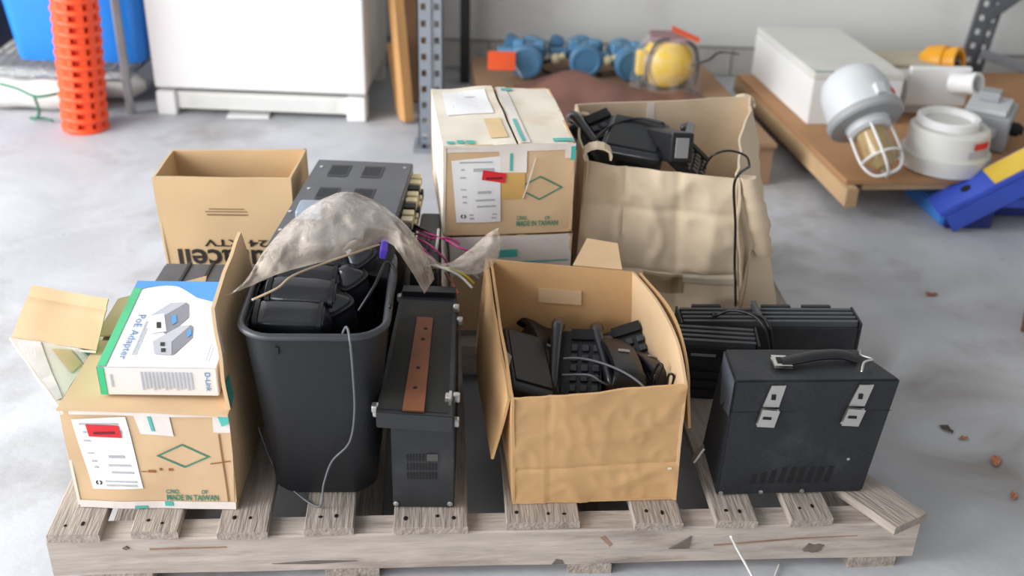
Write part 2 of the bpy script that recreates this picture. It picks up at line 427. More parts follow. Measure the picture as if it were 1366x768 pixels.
# ------------------------------------------------------------------ the pallet
YAW = math.atan2(.093, 1.227)
PX0, PY0 = -.626, 1.155
DZ = .095
pal = thing('wooden_pallet', 'weathered grey wooden pallet loaded with boxes and black electronics', 'pallet', (PX0, PY0, 0), (0, 0, YAW))
DEP = 1.03
rng = random.Random(4)
def plank(name, x0, x1, y0, y1, z0, z1, m, parent, jag=0., seed=0, n=8):
    """board along y with uneven ends and edges"""
    verts, faces = [], []
    rr = random.Random(seed)
    for j in range(n+1):
        y = y0+(y1-y0)*j/n
        e0 = rr.uniform(-1, 1)*.0012; e1 = rr.uniform(-1, 1)*.0012
        ya = y+(rr.uniform(-1, 1)*jag if j in (0, n) else 0); yb = y+(rr.uniform(-1, 1)*jag if j in (0, n) else 0)
        verts += [(x0+e0, ya, z0), (x1+e1, yb, z0), (x1+e1, yb, z1-.0012), (x1+e1-.0015, yb, z1), (x0+e0+.0015, ya, z1), (x0+e0, ya, z1-.0012)]
    for j in range(n):
        a, b = j*6, (j+1)*6
        for k in range(6):
            l = (k+1) % 6; faces.append((a+k, a+l, b+l, b+k))
    faces.append(tuple(range(6))); faces.append(tuple(n*6+k for k in range(6)))
    return build(name, verts, faces, m, parent)
nail_me = None
def nails(board, pts):
    global nail_me
    for (x, y, z) in pts:
        if nail_me is None:
            o = lathe('nail', [(.0045, 0), (.0045, .0012), (.003, .0018), (0, .0018)], m_nail, board, seg=8, loc=(x, y, z)); nail_me = o.data
        else:
            o = link('nail', nail_me, board); o.location = (x, y, z)
        o.scale = (rng.uniform(.45, .7), rng.uniform(.5, 1.1), 1)
spans = [(0, .071), (.113, .176), (.229, .298), (.349, .417), (.473, .577), (.630, .734), (.811, .880), (.929, .989), (1.037, 1.098)]
for i, (a, b) in enumerate(spans):
    bo = plank('deck_board', a, b, rng.uniform(-.002, .003), DEP, DZ-.0135, DZ, m_wood, pal, jag=.003, seed=i)
    nn = [(a+(b-a)*t, .022+rng.uniform(-.006, .006), DZ-.0006) for t in ((.3, .62) if b-a < .09 else (.15, .58, .8))]
    nails(bo, nn)
bo = plank('deck_board', 1.146, 1.206, .15, DEP, DZ-.0135, DZ, m_wood, pal, jag=.022, seed=31)
# snapped front piece of the last board, skewed
sb = plank('deck_board', -.033, .033, -.012, .16, -.0135, .0, m_wood, pal, jag=.004, seed=33)
sb.location = (1.203, .0, DZ+.001); sb.rotation_euler = (0, 0, math.radians(31))
sb['label'] = 'snapped end of the rightmost deck board, skewed outwards'
def stringer(y0, y1, seed):
    n = 14; verts, faces = [], []; rr = random.Random(seed)
    for j in range(n+1):
        x = -.002+1.232*j/n; e = rr.uniform(-1, 1)*.001
        verts += [(x, y0+e, .0185), (x, y1, .0185), (x, y1, DZ-.0138), (x, y0+e+.002, DZ-.0138), (x, y0+e, DZ-.016)]
    for j in range(n):
        for k in range(5):
            l = (k+1) % 5; faces.append((j*5+k, j*5+l, j*5+5+l, j*5+5+k))
    faces.append(tuple(range(5))); faces.append(tuple(n*5+k for k in range(5)))
    return build('stringer', verts, faces, m_woodx, pal)
fs = stringer(.002, .042, 1)
m_knot = mat('wood_knot', (104, 94, 87), .85, var=.2, vscale=40)
m_streak = mat('wood_streak', (146, 116, 98), .85, var=.2, vscale=30)
def mark(pts, m=m_knot):
    vv_ = [(x, .0006, z) for x, z in pts]; k = len(vv_)
    vv_ += [(x, .006, z) for x, z in pts]
    build('knot_mark', vv_, [tuple(range(k)), tuple(reversed(range(k, 2*k)))]+[(i, (i+1) % k, k+(i+1) % k, k+i) for i in range(k)], m, fs)
mark([(.865, .043), (.895, .043), (.896, .066), (.882, .055)])
mark([(1.062, .036), (1.066, .032), (1.071, .0325), (1.076, .030), (1.086, .031), (1.091, .035), (1.0905, .040), (1.094, .043), (1.086, .046), (1.078, .0445), (1.070, .047), (1.066, .041)])
mark([(.697, .019), (.715, .0195), (.712, .027), (.703, .029)])
mark([(.764, .068), (.770, .071), (.783, .054), (.779, .050)], m_streak)
mark([(.135, .0625), (.24, .064), (.24, .0655), (.135, .0645)], m_streak)
mark([(.93, .047), (1.05, .056), (1.14, .060), (1.14, .0612), (1.05, .0575), (.93, .049)], m_streak)
mark([(.098, .066), (.104, .070), (.108, .066), (.103, .063)]); mark([(.30, .032), (.36, .030), (.42, .034), (.36, .036)])
stringer(.50, .54, 2); stringer(DEP-.042, DEP-.002, 3)
for i, (a, b) in enumerate([(.05, .135), (.375, .45), (.72, .785), (1.135, 1.205)]):
    plank('bottom_board', a, b, .0, DEP, 0.0, .0185, m_wood, pal, jag=.004, seed=50+i)

# ------------------------------------------------------------------ two printed cartons
def V3(x, y, z): return Vector((x, y, z))
def carton_print(front, o, tape_top=True):
    """label, sticker, diamond and lettering of the printed cartons (children of the front wall)"""
    lab = front.decal('label', [(.115, .20), (.43, .215), (.385, .93), (.065, .90)] if o['variant'] else [(.10, .15), (.44, .15), (.43, .88), (.06, .84)], m_label, o, off=.0012)
    if o['variant']:
        B = lambda s, t: (.115+(.315)*s+(-.05)*t, .20+.70*t)
    else:
        B = lambda s, t: (.10+.34*s-.02*t, .15+.71*t)
    def bar(s0, t0, s1, t1): return ([B(s0, t0), B(s1, t0), B(s1, t1), B(s0, t1)], [(0, 1, 2, 3)])
    rows = [bar(.12, .93, .85, .955), bar(.15, .82, .22, .845), bar(.42, .80, .88, .85), bar(.12, .70, .24, .725), bar(.12, .52, .24, .54), bar(.5, .46, .8, .5),
            bar(.15, .40, .24, .43), bar(.45, .34, .88, .37), bar(.16, .31, .24, .34), bar(.47, .24, .9, .27), bar(.30, .11, .92, .135), bar(.3, .05, .9, .08)]
    front.poly('label_print', rows, m_gray, o, off=.0022)
    # round mark
    ring = []
    cx, cy = B(.16, .1); R0, R1 = .020, .011
    vv, ff = [], []
    for i in range(16):
        a = 2*math.pi*i/16
        vv += [(cx+R0*math.cos(a), cy+R0*1.25*math.sin(a)), (cx+R1*math.cos(a), cy+R1*1.25*math.sin(a))]
    for i in range(16):
        if i in (3, 4, 11, 12): continue
        j = (i+1) % 16; ff.append((2*i, 2*j, 2*j+1, 2*i+1))
    front.poly('round_mark', [(vv, ff)], m_ink, o, off=.0024)
    if o['variant']:
        st = [(.155, .745), (.345, .725), (.335, .845), (.145, .86)]
    else:
        st = [(.29, .63), (.465, .585), (.475, .69), (.30, .735)]
    s = front.decal('sticker', st, m_red, o, off=.0026)
    cx = sum(p[0] for p in st)/4; cy = sum(p[1] for p in st)/4
    front.bars('sticker_print', [(cx-.06, cy-.028, cx+.065, cy-.004)], mat('dark_red_ink', (120, 20, 30), .6), o, off=.0034)
    # diamond
    cx, cy, a, b, t = (.70, .55, .165, .125, .012) if o['variant'] else (.735, .52, .18, .14, .012)
    ou = [(cx-a, cy), (cx, cy-b), (cx+a, cy), (cx, cy+b)]; inn = [(cx-a+t*1.9, cy), (cx, cy-b+t*1.5), (cx+a-t*1.9, cy), (cx, cy+b-t*1.5)]
    front.poly('diamond_print', [(ou+inn, [(i, (i+1) % 4, 4+(i+1) % 4, 4+i) for i in range(4)])], m_teal, o)
    front.text('lettering', 'C/NO.', .565, .155, .65, .20, m_teal, o, bold=.02)
    front.text('lettering', 'OF', .785, .155, .825, .195, m_teal, o, bold=.02)
    front.text('lettering', 'MADE IN TAIWAN', .565, .085, .89, .145, m_teal, o, bold=.02)

def rectpts(x, y, yaw, w, d):
    c, s = math.cos(yaw), math.sin(yaw)
    return [Vector((x+u*c-v*s, y+u*s+v*c, 0)) for u, v in ((0, 0), (w, 0), (w, d), (0, d))]
def zed(p, z): return Vector((p.x, p.y, z))

# --- carton at the front left, open, with raised flaps
c1 = thing('cardboard_carton', 'tan carton with red sticker at front left, flaps open, product box on top', 'box', (0, 0, 0))
c1['variant'] = 1
r = rectpts(-.601, 1.213, math.radians(1.6), .222, .28); zb, zt = DZ+.001, .262
FL, FR, BR, BL = [zed(p, zb) for p in r]
fl, fr, br, bl = [zed(p, zt) for p in r]
fl.x -= .0; fl.z += .003; fr.x += .004
pf = Panel(FL, FR, fr, fl, amp=.003, freq=14, seed=2)
pf.mesh('front_wall', m_card, c1, nu=24, nv=20)
pr = Panel(FR, BR, br, fr, amp=.003, freq=12, seed=5); pr.mesh('side_wall', m_card, c1)
Panel(BR, BL, bl, br, amp=.002).mesh('back_wall', m_card, c1, nu=6, nv=6)
pl_ = Panel(BL, FL, fl, bl, amp=.003, freq=10, seed=7); pl_.mesh('side_wall', m_whitecard, c1)
Panel(FL, BL, BR, FR).mesh('bottom', m_card, c1, nu=4, nv=4)
carton_print(pf, c1)
pf.rect('tape', .012, .0, .995, .075, m_tape, c1, off=.0010, n=14)
pf.rect('tape', .06, .955, 1.0, 1.0, m_tape, c1, off=.0030, n=14)
pf.decal('tape', [(.46, .765), (.66, .755), (.645, .99), (.43, .99)], m_tape, c1, off=.0012)
pf.decal('tape_print', [(.53, .80), (.55, .80), (.535, .97), (.515, .97)], m_tapeg, c1, off=.0022, n=4)
pf.rect('tape', .90, .80, 1.0, .955, m_tape, c1, off=.0014)
pf.rect('tape_print', .36, .005, .44, .03, m_tapeg, c1, off=.0022, n=3); pf.rect('tape_print', .55, .03, .60, .075, m_tapeg, c1, off=.0022, n=3)
pf.decal('tape_print', [(.955, .87), (.999, .90), (.999, .99), (.935, .965)], m_tapeg, c1, off=.0042, n=4)
for (a, b, c, d) in ((.475, .38, .52, .405), (.545, .40, .56, .425), (.60, .395, .625, .42), (.43, .385, .47, .392)):
    pf.rect('rust_mark', a, b, c, d, m_rust, c1, n=2)
pf.decal('rust_mark', [(.86, .47), (.985, .50), (.985, .51), (.86, .48)], m_rust, c1, n=3)
pf.decal('crease', [(.945, .08), (.955, .08), (.935, .78), (.925, .78)], mat('crease_brown', (140, 100, 62), .8), c1, n=6)
# closed front half of the top
tf = [fl+V3(.0, -.006, .004), fr+V3(0, -.006, .0), zed(r[1].lerp(r[2], .62), .264), zed(r[0].lerp(r[3], .62), .264)]
Panel(*tf, amp=.002, freq=20).mesh('front_flap', m_card, c1, thick=.004)
# raised right flap, seen edge on
q0 = zed(r[1].lerp(r[2], .02), .262)+V3(.003, 0, 0); q1 = zed(r[1].lerp(r[2], .97), .262)+V3(.003, 0, 0)
pfr = Panel(q0, q1, V3(-.392, 1.435, .425), V3(-.384, 1.238, .412), amp=.004, freq=16)
pfr.mesh('side_flap', m_card, c1, thick=.005)
pfr.rect('tape', .0, .55, .03, 1.0, m_tape, c1, n=4)
pfr.decal('tape_print', [(.01, .0), (.12, .0), (.10, .25), (.01, .28)], m_tapeg, c1, n=4)
# left flap: a taped leaf folded down and a plain leaf folded up
A = fl.copy(); B = zed(r[0].lerp(r[3], .62), .264); D = P(13, 451, .288); B2 = P(128, 467, .275)
pa = Panel(A+V3(-.002, .004, 0), B, B2, D, amp=.004, freq=20, seed=3)
pa.mesh('side_flap', m_whitecard, c1, thick=.004)
pa.decal('tape', [(.02, .05), (.10, .0), (.35, .98), (.02, .98)], m_tape, c1, n=6, off=.001)
pa.decal('tape', [(.62, .0), (.92, .0), (.95, .98), (.72, .98)], m_tape, c1, n=6, off=.001)
pa.decal('tape_print', [(.74, .05), (.79, .05), (.83, .85), (.78, .85)], m_tapeg, c1, n=5, off=.002)
pa.decal('tan_patch', [(.40, .12), (.60, .08), (.66, .8), (.42, .8)], mat('tan_patch', (214, 186, 140), .7), c1, n=6, off=.0009)
E2 = P(144, 398, .335); G = P(43, 380, .345)
pb = Panel(D+V3(.001, .001, 0), B2, E2, G, amp=.006, freq=16, seed=9, creases=(('v', .78, .06, .003),))
pb.mesh('side_flap', m_card, c1, thick=.004)
# back flap leaning back
h0 = zed(r[3], .262); h1 = zed(r[2], .262)
k0 = P(138, 448, .272); k1 = V3(-.47, k0.y+.02, .272); k2 = V3(-.48, 1.53, .300); k3 = P(161, 398, .300)
Panel(k0+V3(-.012, 0, 0), k1, k2, k3+V3(-.004, 0, 0), amp=.002).mesh('back_flap', m_card, c1)

# --- product box on it
z1 = .3160
pa0, pa1, pa3 = P(129, 489, z1), P(288, 491, z1), P(171, 375, z1)
ax = (pa1-pa0); ay = (pa3-pa0); ay = ay-ax*(ay.dot(ax)/ax.length_squared)*.55
pa3 = pa0+ay; pa2 = pa1+ay
bx = thing('product_box', 'white and blue product box with green stripe lying on tan carton', 'box', (0, 0, 0))
b4 = [zed(p, .2710) for p in (pa0, pa1, pa2, pa3)]; t4 = [pa0, pa1, pa2, pa3]
hexa('carton_body', b4, t4, m_side, bx, bevel=.0012)
top = Panel(pa0, pa1, pa2, pa3)
top.rect('top_print', .0, .0, 1, 1, m_pwhite, bx, n=2, off=.0003)
# blue field with a swoosh edge
vv, ff = [], []
N = 24
for i in range(N+1):
    u = i/N; e = .90-.0*u+.055*math.sin(min(1, u/.55)*math.pi*.75) - (.27*max(0, u-.36)**1.15 if u > .36 else 0)*1.35
    e = .86+.085*math.sin(math.pi*min(u/.62, 1.0)) - .30*max(0, u-.40)
    vv += [(u, e), (u, 1.)]
for i in range(N): ff.append((2*i, 2*i+2, 2*i+3, 2*i+1))
top.poly('blue_field', [(vv, ff)], m_pblue, bx, off=.0012)
top.rect('green_stripe', .0, .0, .075, .9, m_pgreen, bx, n=2, off=.0012)
top.text('lettering', 'PoE Adapter', .135, .07, .225, .57, m_ptext, bx, rot=3, off=.0016)
top.text('lettering', 'D-Link', .84, .90, .97, .955, m_pwhite, bx, off=.002, bold=.01)
top.bars('small_print', [(.25, .12, .262, .5), (.275, .12, .285, .42)], m_pgrey2, bx, off=.0016)
top.bars('small_print', [(.90, .06, .905, .25), (.925, .06, .93, .22)], m_ptext, bx, off=.0016)
def pic(px):     # picture of two adapters, pixel outline -> (u, v)
    out = []
    for x, y in px:
        p = P(x, y, z1)-pa0
        a, b, c_ = ax.dot(ax), ax.dot(ay), ay.dot(ay); d, e = p.dot(ax), p.dot(ay); det = a*c_-b*b
        out.append(((d*c_-e*b)/det, (a*e-b*d)/det))
    return out
for nm, poly_, mm in (('picture_side', [(219, 419), (247, 404), (252, 407), (252, 424), (230, 443), (219, 446)], m_pgrey),
                      ('picture_top', [(199, 423), (228, 405), (250, 404), (221, 421)], m_pgrey2),
                      ('picture_front', [(199, 423), (219, 419), (222, 443), (201, 446)], m_pwhite),
                      ('picture_side', [(229, 458), (254, 434), (258, 437), (257, 451), (232, 474), (228, 474)], m_pgrey),
                      ('picture_top', [(204, 456), (240, 436), (255, 434), (229, 457)], m_pgrey2),
                      ('picture_front', [(204, 456), (229, 457), (229, 475), (206, 473)], m_pgrey2),
                      ('picture_socket', [(209, 431), (215, 431), (215, 439), (209, 439)], m_ink),
                      ('picture_socket', [(214, 458), (220, 458), (220, 463), (214, 463)], m_ink),
                      ('picture_socket', [(215, 466), (221, 466), (221, 471), (215, 471)], m_ink),
                      ('picture_panel', [(229, 424), (235, 421), (236, 431), (230, 435)], m_pblue),
                      ('picture_panel', [(249, 445), (255, 440), (256, 447), (250, 452)], m_pblue)):
    k = {'picture_side': .0014, 'picture_top': .0015, 'picture_front': .0017}.get(nm, .0022)
    top.poly(nm, [(pic(poly_), [tuple(range(len(poly_)))])], mm, bx, off=k)
fp = Panel(b4[0], b4[1], t4[1], t4[0])
fp.rect('green_stripe', .0, .02, .055, .99, m_pgreen, bx, n=2, off=.0004)
fp.text('lettering', 'D-Link', .90, .18, .945, .85, m_ptext, bx, rot=3, bold=.015)
fp.bars('small_print', [(x, .2+.1*((i*7) % 3)/3, x+.014, .85) for i, x in enumerate([.36+.032*j for j in range(14)])], m_pgrey2, bx)
fp.bars('small_print', [(.10, .3, .115, .75)], m_pgrey2, bx)
Panel(b4[3], b4[0], t4[0], t4[3]).rect('green_stripe', .0, .02, 1, .99, m_pgreen, bx, n=2, off=.0004)

# --- the carton stack behind (closed upper carton on a lower carton)
def closed_carton(name, label, r, zb, zt, variant, printed=True):
    o = thing(name, label, 'box', (0, 0, 0)); o['variant'] = variant
    FL, FR, BR, BL = [zed(p, zb) for p in r]; fl, fr, br, bl = [zed(p, zt) for p in r]
    pf = Panel(FL, FR, fr, fl, amp=.004, freq=14, seed=12); pf.mesh('front_wall', m_card, o)
    Panel(FR, BR, br, fr, amp=.003).mesh('side_wall', m_card, o, nu=6)
    Panel(BR, BL, bl, br).mesh('back_wall', m_card, o, nu=4, nv=4)
    pl = Panel(BL, FL, fl, bl, amp=.003); pl.mesh('side_wall', m_whitecard, o, nu=6)
    Panel(FL, BL, BR, FR).mesh('bottom', m_card, o, nu=3, nv=3)
    s = .56
    if printed:
        mf, mb = fl.lerp(fr, s-.01), bl.lerp(br, s-.05)
        mf2, mb2 = fl.lerp(fr, s+.01), bl.lerp(br, s-.025)
        up = V3(0, 0, .006)
        p1 = Panel(fl+V3(0, -.003, 0), mf, mb+up, bl+up*.5, amp=.004, freq=14); p1.mesh('top_flap', m_whitecard, o)
        p2 = Panel(mf2, fr, br, mb2+up*.3, amp=.004, freq=14, seed=4); p2.mesh('top_flap', m_whitecard, o)
        p1.bars('small_print', [(.28, .62, .62, .66), (.5, .80, .68, .83)], m_gray, o)
        p1.rect('label', .16, .50, .86, .93, m_label, o, off=.0008)
        p1.rect('rust_mark', .68, .10, .92, .42, mat('tan_patch', (214, 186, 140), .7), o, off=.001, n=4)
        p2.rect('tape', .02, .0, .2, 1.0, m_tape, o, off=.001)
        p2.rect('tape_print', .06, .02, .12, .4, m_tapeg, o, off=.002, n=4); p2.rect('tape_print', .10, .93, .3, .97, m_tapeg, o, off=.002, n=4)
        p2.rect('tape_print', .62, .02, .98, .07, m_tapeg, o, off=.0015, n=4)
        p1.text('tape_print', '1-2-88', .05, .02, .45, .10, m_tapeg, o, off=.0015) if False else p1.bars('tape_print', [(.06, .02, .16, .06), (.2, .03, .3, .08), (.33, .03, .44, .08)], m_tapeg, o, off=.0015)
        carton_print(pf, o)
        pf.rect('tape', .03, .93, 1.0, 1.0, m_tape, o, off=.001, n=14)
        pf.rect('tape', .42, .70, .63, .93, m_tape, o, off=.0012); pf.rect('tape_print', .50, .72, .52, .91, m_tapeg, o, off=.0022, n=4)
        pf.rect('tape', .92, .84, 1.0, 1.0, m_tape, o, off=.0018, n=4); pf.rect('tape_print', .965, .82, 1.0, .97, m_tapeg, o, off=.003, n=4)
        pf.rect('tan_patch', .44, .40, .62, .70, mat('stain_patch', (206, 164, 96), .5), o, off=.0009)
        pf.decal('scratch', [(.60, .40), (.615, .42), (.70, .86), (.69, .86)], m_whitecard, o, off=.003, n=4)
    else:
        Panel(fl, fr, br, bl).mesh('top_flap', m_card, o)
        pf.rect('tape', .0, .60, 1., 1., m_tape, o, off=.001, n=14)
        pf.rect('tape_print', .40, .78, .55, .86, m_tapeg, o, off=.002, n=4)
        pf.bars('tape_print', [(.35, .72, .98, .735)], m_tapeg, o, off=.002)
    return o
r2 = rectpts(-.121, 1.722, math.radians(8.5), .224, .285)
closed_carton('cardboard_carton', 'white topped carton with red sticker standing on another carton beside big beige box', r2, .287, .452, 0)
r2b = rectpts(-.110, 1.722, math.radians(8.5), .215, .28)
closed_carton('cardboard_carton', 'lower carton with white tape under the white topped carton', r2b, DZ+.001, .284, 0, printed=False)

# ------------------------------------------------------------------ battery box, empty
o = thing('battery_box', 'empty open tan box with upside-down black lettering, back left', 'box')
ztop = .35
tl, tr_, tbr, tbl = P(202, 236, ztop), P(388, 238, ztop), P(409, 198, ztop), P(229, 200, ztop)
FL, FR, BR, BL = [zed(p, DZ+.001) for p in (tl, tr_, tbr, tbl)]
FL.x += .008; BL.x += .008
pd = Panel(FL, FR, tr_, tl, amp=.003, freq=9, seed=1); pd.mesh('front_wall', m_cardt, o)
Panel(FR, BR, tbr, tr_, amp=.002, seed=2).mesh('side_wall', m_cardt, o)
pk = Panel(BR, BL, tbl, tbr, amp=.003, seed=3); pk.mesh('back_wall', m_cardt, o)
Panel(BL, FL, tl, tbl, amp=.003, seed=4).mesh('side_wall', m_cardt, o)
Panel(FL, BL, BR, FR).mesh('bottom', m_cardt, o, nu=3, nv=3)
Panel(*[pk.pt(u, v, -.0080) for u, v in ((.42, 0), (.0, 0), (.0, 1.0), (.42, 1.0))]).mesh('inner_seam', m_cardt, o, thick=.003, nu=3)
pd.text('lettering', 'Duracell', .10, .27, .95, .448, m_ink, o, rot=2, bold=.02)
pd.text('lettering', '24 XTV', .31, .468, .79, .525, m_ink, o, rot=2, bold=.02)
pd.bars('small_print', [(.36, .712, .66, .722), (.35, .738, .66, .745), (.38, .758, .64, .765)], mat('brown_ink', (120, 96, 70), .7), o)

# ------------------------------------------------------------------ grey unit behind the product box
o = thing('grey_equipment', 'dark grey flat equipment case behind product box, under the battery box lettering', 'equipment')
g0, g1, g2 = P(203, 374, .24), P(224, 347, .24), P(318, 349, .24)
gx = [V3(g0.x, 1.535, DZ+.001), V3(-.405, 1.53, DZ+.001), V3(-.405, 1.695, DZ+.001), V3(g0.x, 1.69, DZ+.001)]
hexa('case_body', gx, [zed(p, .236) for p in gx], m_amp, o, bevel=.004)
for xx in (-.555, -.517, -.44):
    box('strap_rib', (xx, 1.612, .2365), (.006, .158, .004), m_metal, o, bevel=.001)
box('name_plate', (-.575, 1.60, .2368), (.03, .012, .002), m_grey, o)

# ------------------------------------------------------------------ terminal amplifier
o = thing('rack_amplifier', 'grey metal rack amplifier with vent panels and rows of cream terminals', 'amplifier')
a0, a1, a2, a3 = V3(-.385, 1.545, 0), V3(-.198, 1.552, 0), V3(-.188, 1.892, 0), V3(-.363, 1.898, 0)
hexa('chassis', [zed(p, .205) for p in (a0, a1, a2, a3)], [zed(p, .35) for p in (a0, a1, a2, a3)], m_amp, o, bevel=.002)
tp = Panel(*[zed(p, .35) for p in (a0, a1, a2, a3)])
m_vent = mat('vent_panel', (66, 67, 72), .55)
for (u0, v0, u1, v1) in ((.18, .78, .38, .93), (.52, .78, .72, .93), (.18, .50, .38, .64), (.52, .50, .72, .64)):
    vp_ = tp.rect('vent_panel', u0, v0, u1, v1, m_vent, o, n=2)
    tp.bars('vent_slots', [(u0+.012+i*.02, v0+.015, u0+.02+i*.02, v1-.015) for i in range(9)], m_dark, o, off=.0018)
for u, v in ((.08, .90), (.08, .62), (.93, .93), (.03, .35), (.04, .15)):
    c = tp.pt(u, v, .0); lathe('screw', [(.0035, 0), (.0035, .001), (0, .0018)], m_steel, o, seg=8, loc=c)
for rr_ in range(2):
    for i in range(9):
        y = 1.66+i*.026; z = .327-rr_*.03
        box('terminal', (-.180+.002*rr_, y, z), (.020, .018, .018), m_brass if (i+rr_) % 3 else m_dark, o, bevel=.002)
bx_c = box('grey_cap', (-.335, 1.66, .358), (.045, .05, .016), mat('blue_grey', (136, 148, 164), .35), o, bevel=.006, seg=3)
base = thing('black_chassis', 'black metal chassis under the grey rack amplifier', 'equipment')
hexa('chassis', [zed(p, DZ+.001) for p in (a0, a1, a2, a3)], [zed(p, .203) for p in (a0, a1, a2, a3)], m_metal, base, bevel=.002)
hexa('front_rail', [zed(a0+V3(.004, -.006, 0), .11), zed(a1+V3(-.004, -.006, 0), .11), zed(a1, .11), zed(a0, .11)],
     [zed(a0+V3(.004, -.006, 0), .19), zed(a1+V3(-.004, -.006, 0), .19), zed(a1, .19), zed(a0, .19)], m_black, base)

# black cabinet between the amplifier and the carton stack
o = thing('black_cabinet', 'small black metal cabinet between rack amplifier and carton stack', 'equipment')
hexa('cabinet_body', [V3(-.176, 1.58, DZ+.001), V3(-.122, 1.58, DZ+.001), V3(-.13, 1.80, DZ+.001), V3(-.182, 1.80, DZ+.001)],
     [V3(-.166, 1.59, .285), V3(-.122, 1.59, .285), V3(-.13, 1.79, .298), V3(-.164, 1.79, .298)], m_metal, o, bevel=.002)
box('handle', (-.144, 1.67, .297), (.006, .06, .006), m_black, o, bevel=.002)

# ------------------------------------------------------------------ waste bin
def rrect(cx, cy, w, d, rad, z, n=6):
    out = []
    for qx, qy, a0_ in ((1, 1, 0), (-1, 1, 90), (-1, -1, 180), (1, -1, 270)):
        for k in range(n+1):
            a = math.radians(a0_+90*k/n)
            out.append(Vector((cx+qx*(w/2-rad)+rad*math.cos(a), cy+qy*(d/2-rad)+rad*math.sin(a), z)))
    return out
def loft(name, rings, material, parent, caps=(True, True), smooth=True):
    n = len(rings[0]); verts = [p for r_ in rings for p in r_]; faces = []
    for j in range(len(rings)-1):
        for i in range(n):
            k = (i+1) % n; faces.append((j*n+i, j*n+k, (j+1)*n+k, (j+1)*n+i))
    if caps[0]: faces.append(tuple(range(n)))
    if caps[1]: faces.append(tuple((len(rings)-1)*n+i for i in range(n)))
    bm = bmesh.new(); bv = [bm.verts.new(v) for v in verts]
    for f_ in faces: bm.faces.new([bv[i] for i in f_])
    bmesh.ops.recalc_face_normals(bm, faces=bm.faces)
    return from_bm(name, bm, material, parent, smooth)
bn = thing('waste_bin', 'black plastic waste bin full of black devices with plastic bag over it', 'bin', (-.266, 1.355, DZ+.001), (0, 0, math.radians(3)))
H_ = .283
rg = [rrect(0, -.002, .135, .185, .03, 0), rrect(0, -.002, .148, .196, .034, .008), rrect(0, 0, .184, .25, .042, H_-.03), rrect(0, 0, .187, .253, .043, H_-.006),
      rrect(0, 0, .179, .245, .040, H_-.006), rrect(0, 0, .14, .19, .03, .006)]
loft('bin_body', rg, m_bin, bn)
rim = rrect(0, 0, .193, .259, .045, H_)
v, f_ = tube_data(rim, .0052, 8, closed=True); build('rim', v, f_, m_binrim, bn, smooth=True)
for x in (-.045, .05): box('tab', (x, -.1265, H_-.022), (.004, .004, .012), m_bin, bn)

# black devices inside the bin
def device(label):
    d = thing('desk_device', label, 'device', group='black devices in the waste bin')
    def se(a, p): return math.copysign(abs(a)**p, a)
    rings = []
    for k in range(13):
        t = -1+2*k/12; sc = (1-abs(t)**5)**.4 if abs(t) < 1 else .25
        rings.append([V3(.058*t, .027*max(sc, .25)*se(math.cos(a), .45), .024*max(sc, .25)*se(math.sin(a), .5)) for a in [2*math.pi*i/20 for i in range(20)]])
    loft('device_body', rings, m_gloss, d)
    for sx in (-1, 1):
        rings = [[V3(sx*(.040+.0030*k), (.0278)*se(math.cos(a), .45), (.0246)*se(math.sin(a), .5)) for a in [2*math.pi*i/20 for i in range(20)]] for k in range(3)]
        loft('end_band', rings, m_black, d)
    box('button', (.030, -.0262, .004), (.008, .004, .004), m_dark, d, bevel=.001)
    return d
d0 = device('glossy black device nearest the front rim of the waste bin')
def put(d, p, rot): d.location = p; d.rotation_euler = [math.radians(a) for a in rot]
put(d0, P(386, 430, .352), (14, 2, 3))
specs = [((402, 398, .365), (12, 3, 2), 'glossy black device second from the front rim of the waste bin'),
         ((408, 375, .372), (10, 2, 4), 'glossy black device third from the front rim of the waste bin'),
         ((420, 352, .382), (8, 0, 5), 'glossy black device fourth from the front rim, partly under plastic bag'),
         ((452, 432, .322), (24, 74, 66), 'black device on its side right of the front device in the waste bin'),
         ((470, 396, .340), (24, 72, 70), 'black device on its side mid waste bin, beside the stack'),
         ((482, 366, .358), (24, 70, 72), 'black device on its side at the back of the waste bin near purple plug')]
for (p, ro, lb) in specs:
    d = dup(d0, P(*p), [math.radians(a) for a in ro], lb)
o = thing('black_box_device', 'square dark device with purple plug at the back of the waste bin', 'device')
box('device_body', P(500, 352, .365), (.050, .09, .06), m_black, o, bevel=.006, rot=(math.radians(25), math.radians(12), math.radians(5)))
box('purple_plug', P(512, 332, .408), (.010, .022, .020), m_purple, o, bevel=.002, rot=(.4, .2, .1))
tube('cord', [P(478, 415, .37), P(500, 380, .40), P(515, 350, .41), P(528, 365, .40), P(520, 410, .385)], .0022, m_cable, o)
tag(tube('power_cord', [P(455, 450, .375), P(462, 436, .393), P(467, 455, .389), PY(471, 500, 1.215), PY(473, 550, 1.226), PY(466, 590, 1.235), PY(443, 615, 1.238), PY(432, 645, 1.232), V3(-.265, 1.225, DZ+.004),
                     P(385, 648, DZ+.006), P(362, 615, .12), PY(345, 570, 1.30)], .0016, m_cableg), 'thin grey cord hanging down the front of the black waste bin', 'cord')

